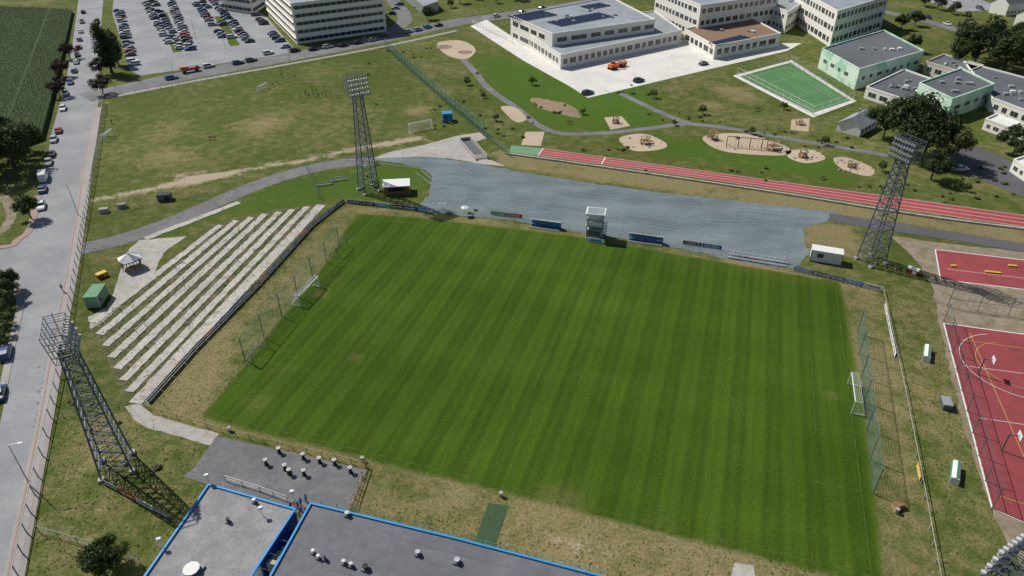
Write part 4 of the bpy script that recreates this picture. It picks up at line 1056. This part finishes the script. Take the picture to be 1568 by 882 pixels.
# ---------------------------------------------------------------- people
def personmesh(shirt,pants,shorts,pose,seed):
    rnd=random.Random(seed)
    st={'stand':0.04,'walk':.25,'run':.42}[pose]
    J=[];E=[];R=[]
    def j(p,r,par=None):
        J.append(p);R.append(r)
        if par is not None:E.append((par,len(J)-1))
        return len(J)-1
    pel=j((0,0,.95),(.15,.11));sp=j((0,.01,1.12),(.135,.10),pel);ch=j((0,.0,1.32),(.165,.115),sp);nk=j((0,.0,1.48),(.06,.06),ch);j((0,.02,1.58),(.055,.055),nk)
    for s in(-1,1):
        f=s*st;up=abs(st)
        sh=j((s*.185,0,1.42),(.062,.062),ch);eb=j((s*.25,-f*.5-.02,1.15),(.046,.046),sh);bend=.30 if pose=='run' else .08
        wr=j((s*.25,-f*.9+bend,.93+bend*.6),(.030,.030),eb);pm=j((s*.255,-f*.9+bend+.06,.88+bend*.7),(.036,.022),wr)
        for k in range(4):
            a=j((s*.255,-f*.9+bend+.08+.018*k-.02,.83+bend*.7),(.009,.009),pm);j((s*.245,-f*.9+bend+.08+.018*k-.01,.79+bend*.7-.006*abs(k-1)),(.008,.008),a)
        a=j((s*.235,-f*.9+bend+.10,.87+bend*.7),(.010,.010),pm);j((s*.228,-f*.9+bend+.125,.85+bend*.7),(.009,.009),a)
        hp=j((s*.10,0,.90),(.095,.10),pel);kn=j((s*.11,f*.7+.03,.50),(.062,.062),hp)
        lift=.18 if (pose=='run' and s<0) else 0
        an=j((s*.11,f*1.25-.02-lift*.8,.09+lift),(.042,.042),kn);j((s*.12,f*1.25+.13-lift*.8,.045+lift*.8),(.045,.035),an)
    me=bpy.data.meshes.new('p');me.from_pydata(J,E,[]);ob=bpy.data.objects.new('p',me);bpy.context.scene.collection.objects.link(ob)
    m=ob.modifiers.new('s','SKIN')
    for i,r in enumerate(R):
        me.skin_vertices[0].data[i].radius=r;me.skin_vertices[0].data[i].use_root=(i==0)
    sb=ob.modifiers.new('b','SUBSURF');sb.levels=1;sb.render_levels=1
    dg=bpy.context.evaluated_depsgraph_get();ev=ob.evaluated_get(dg).to_mesh()
    mb=MB();vs=[tuple(v.co) for v in ev.vertices]
    for p in ev.polygons:
        c=p.center
        if c.z>1.50: mm='skin'
        elif c.z>.97 and abs(c.x)<.23: mm=shirt
        elif abs(c.x)>.19 and c.z>1.2: mm=shirt
        elif abs(c.x)>.195 and c.z>.6: mm='skin'
        elif c.z<.10: mm='black'
        elif c.z<.52 and shorts: mm='skin' if c.z>.35 else shirt
        else: mm=pants
        mb.add([vs[i] for i in p.vertices],[tuple(range(len(p.vertices)))],mm)
    bpy.data.objects.remove(ob)
    def ell(c,r,m,lo=-1,n=10,k=8):
        V=[];Fc=[]
        for a in range(k+1):
            ph=math.pi*a/k
            for b in range(n):
                th=2*math.pi*b/n;V.append((c[0]+r[0]*math.sin(ph)*math.cos(th),c[1]+r[1]*math.sin(ph)*math.sin(th),c[2]+r[2]*math.cos(ph)))
        for a in range(k):
            if a/k>lo and lo>0: break
            for b in range(n): Fc.append((a*n+b,a*n+(b+1)%n,(a+1)*n+(b+1)%n,(a+1)*n+b))
        mb.add(V,Fc,m)
    ell((0,.02,1.66),(.078,.098,.118),'skin');ell((0,.003,1.678),(.086,.100,.116),'hair',.5)
    mb.add([(-.014,.112,1.64),(.014,.112,1.64),(0,.138,1.635),(0,.112,1.68)],[(0,1,2),(1,3,2),(3,0,2)],'skin')
    for s in(-1,1): ell((s*.08,.015,1.655),(.012,.02,.03),'skin',-1,6,4);ell((s*.03,.108,1.67),(.012,.008,.008),'black',-1,6,4)
    mb.box((0,.112,1.60),(.045,.01,.01),0,'red_paint')
    return mb.mesh('person',True)
mat('cloth_white',(.7,.7,.68),.9);mat('cloth_dark',(.03,.035,.05),.9);mat('cloth_red',(.45,.05,.04),.9);mat('cloth_blue',(.05,.12,.40),.9)
PM=[personmesh('cloth_red','cloth_dark',True,'run',1),personmesh('cloth_white','cloth_dark',True,'run',2),personmesh('cloth_red','cloth_dark',True,'stand',3),personmesh('cloth_dark','cloth_dark',True,'walk',4)]
PC=[personmesh('cloth_white','cloth_dark',False,'stand',5),personmesh('cloth_blue','cloth_dark',False,'walk',6),personmesh('cloth_dark','cloth_blue',False,'walk',7)]
for p in ((418,133),(425,128),(440,125),(452,120),(463,127),(460,148),(468,145),(473,150),(480,147),(484,141),(488,150),(494,146),(500,149),(507,148),(512,146),(516,150),(478,138),(432,118),(497,138)):
    place('football_player',random.choice(PM),(*S(*p),0),random.uniform(0,6.28))
for p in ((452,768),(458,774),(462,768),(470,763),(447,775),(462,781)): place('person',random.choice(PC),(*S(p[0],p[1]+8),.06),random.uniform(0,6.28))
place('person',PC[2],(*S(97,447),.11),1.2);place('person',PC[1],(*S(172,190),0),1.2)

# ---------------------------------------------------------------- light & camera
w=bpy.data.worlds.new('World');bpy.context.scene.world=w;w.use_nodes=True
sky=w.node_tree.nodes.new('ShaderNodeTexSky');sky.sky_type='NISHITA';sky.sun_disc=False
EL=math.radians(48);sky.sun_elevation=EL;sky.sun_rotation=math.radians(-55)
bg=w.node_tree.nodes['Background'];bg.inputs['Strength'].default_value=.065;w.node_tree.links.new(sky.outputs[0],bg.inputs[0])
sl=bpy.data.lights.new('sun','SUN');sl.energy=4.4;sl.angle=math.radians(.5);sl.color=(1,.96,.89)
so=bpy.data.objects.new('sun',sl);bpy.context.scene.collection.objects.link(so)
a=math.radians(35);dv_=Vector((math.cos(EL)*math.cos(a),-math.cos(EL)*math.sin(a),-math.sin(EL)));so.rotation_euler=dv_.to_track_quat('-Z','Y').to_euler()
so.location=(0,100,150)
cam=bpy.data.cameras.new('camera');co=bpy.data.objects.new('camera',cam);bpy.context.scene.collection.objects.link(co)
cam.sensor_width=36;cam.lens=36*F/1568;cam.clip_end=12000;cam.clip_start=.5
co.location=(0,0,H);co.rotation_euler=(math.radians(57),0,0)
sc=bpy.context.scene;sc.camera=co
sc.view_settings.view_transform='Standard';sc.view_settings.look='None';sc.view_settings.exposure=0
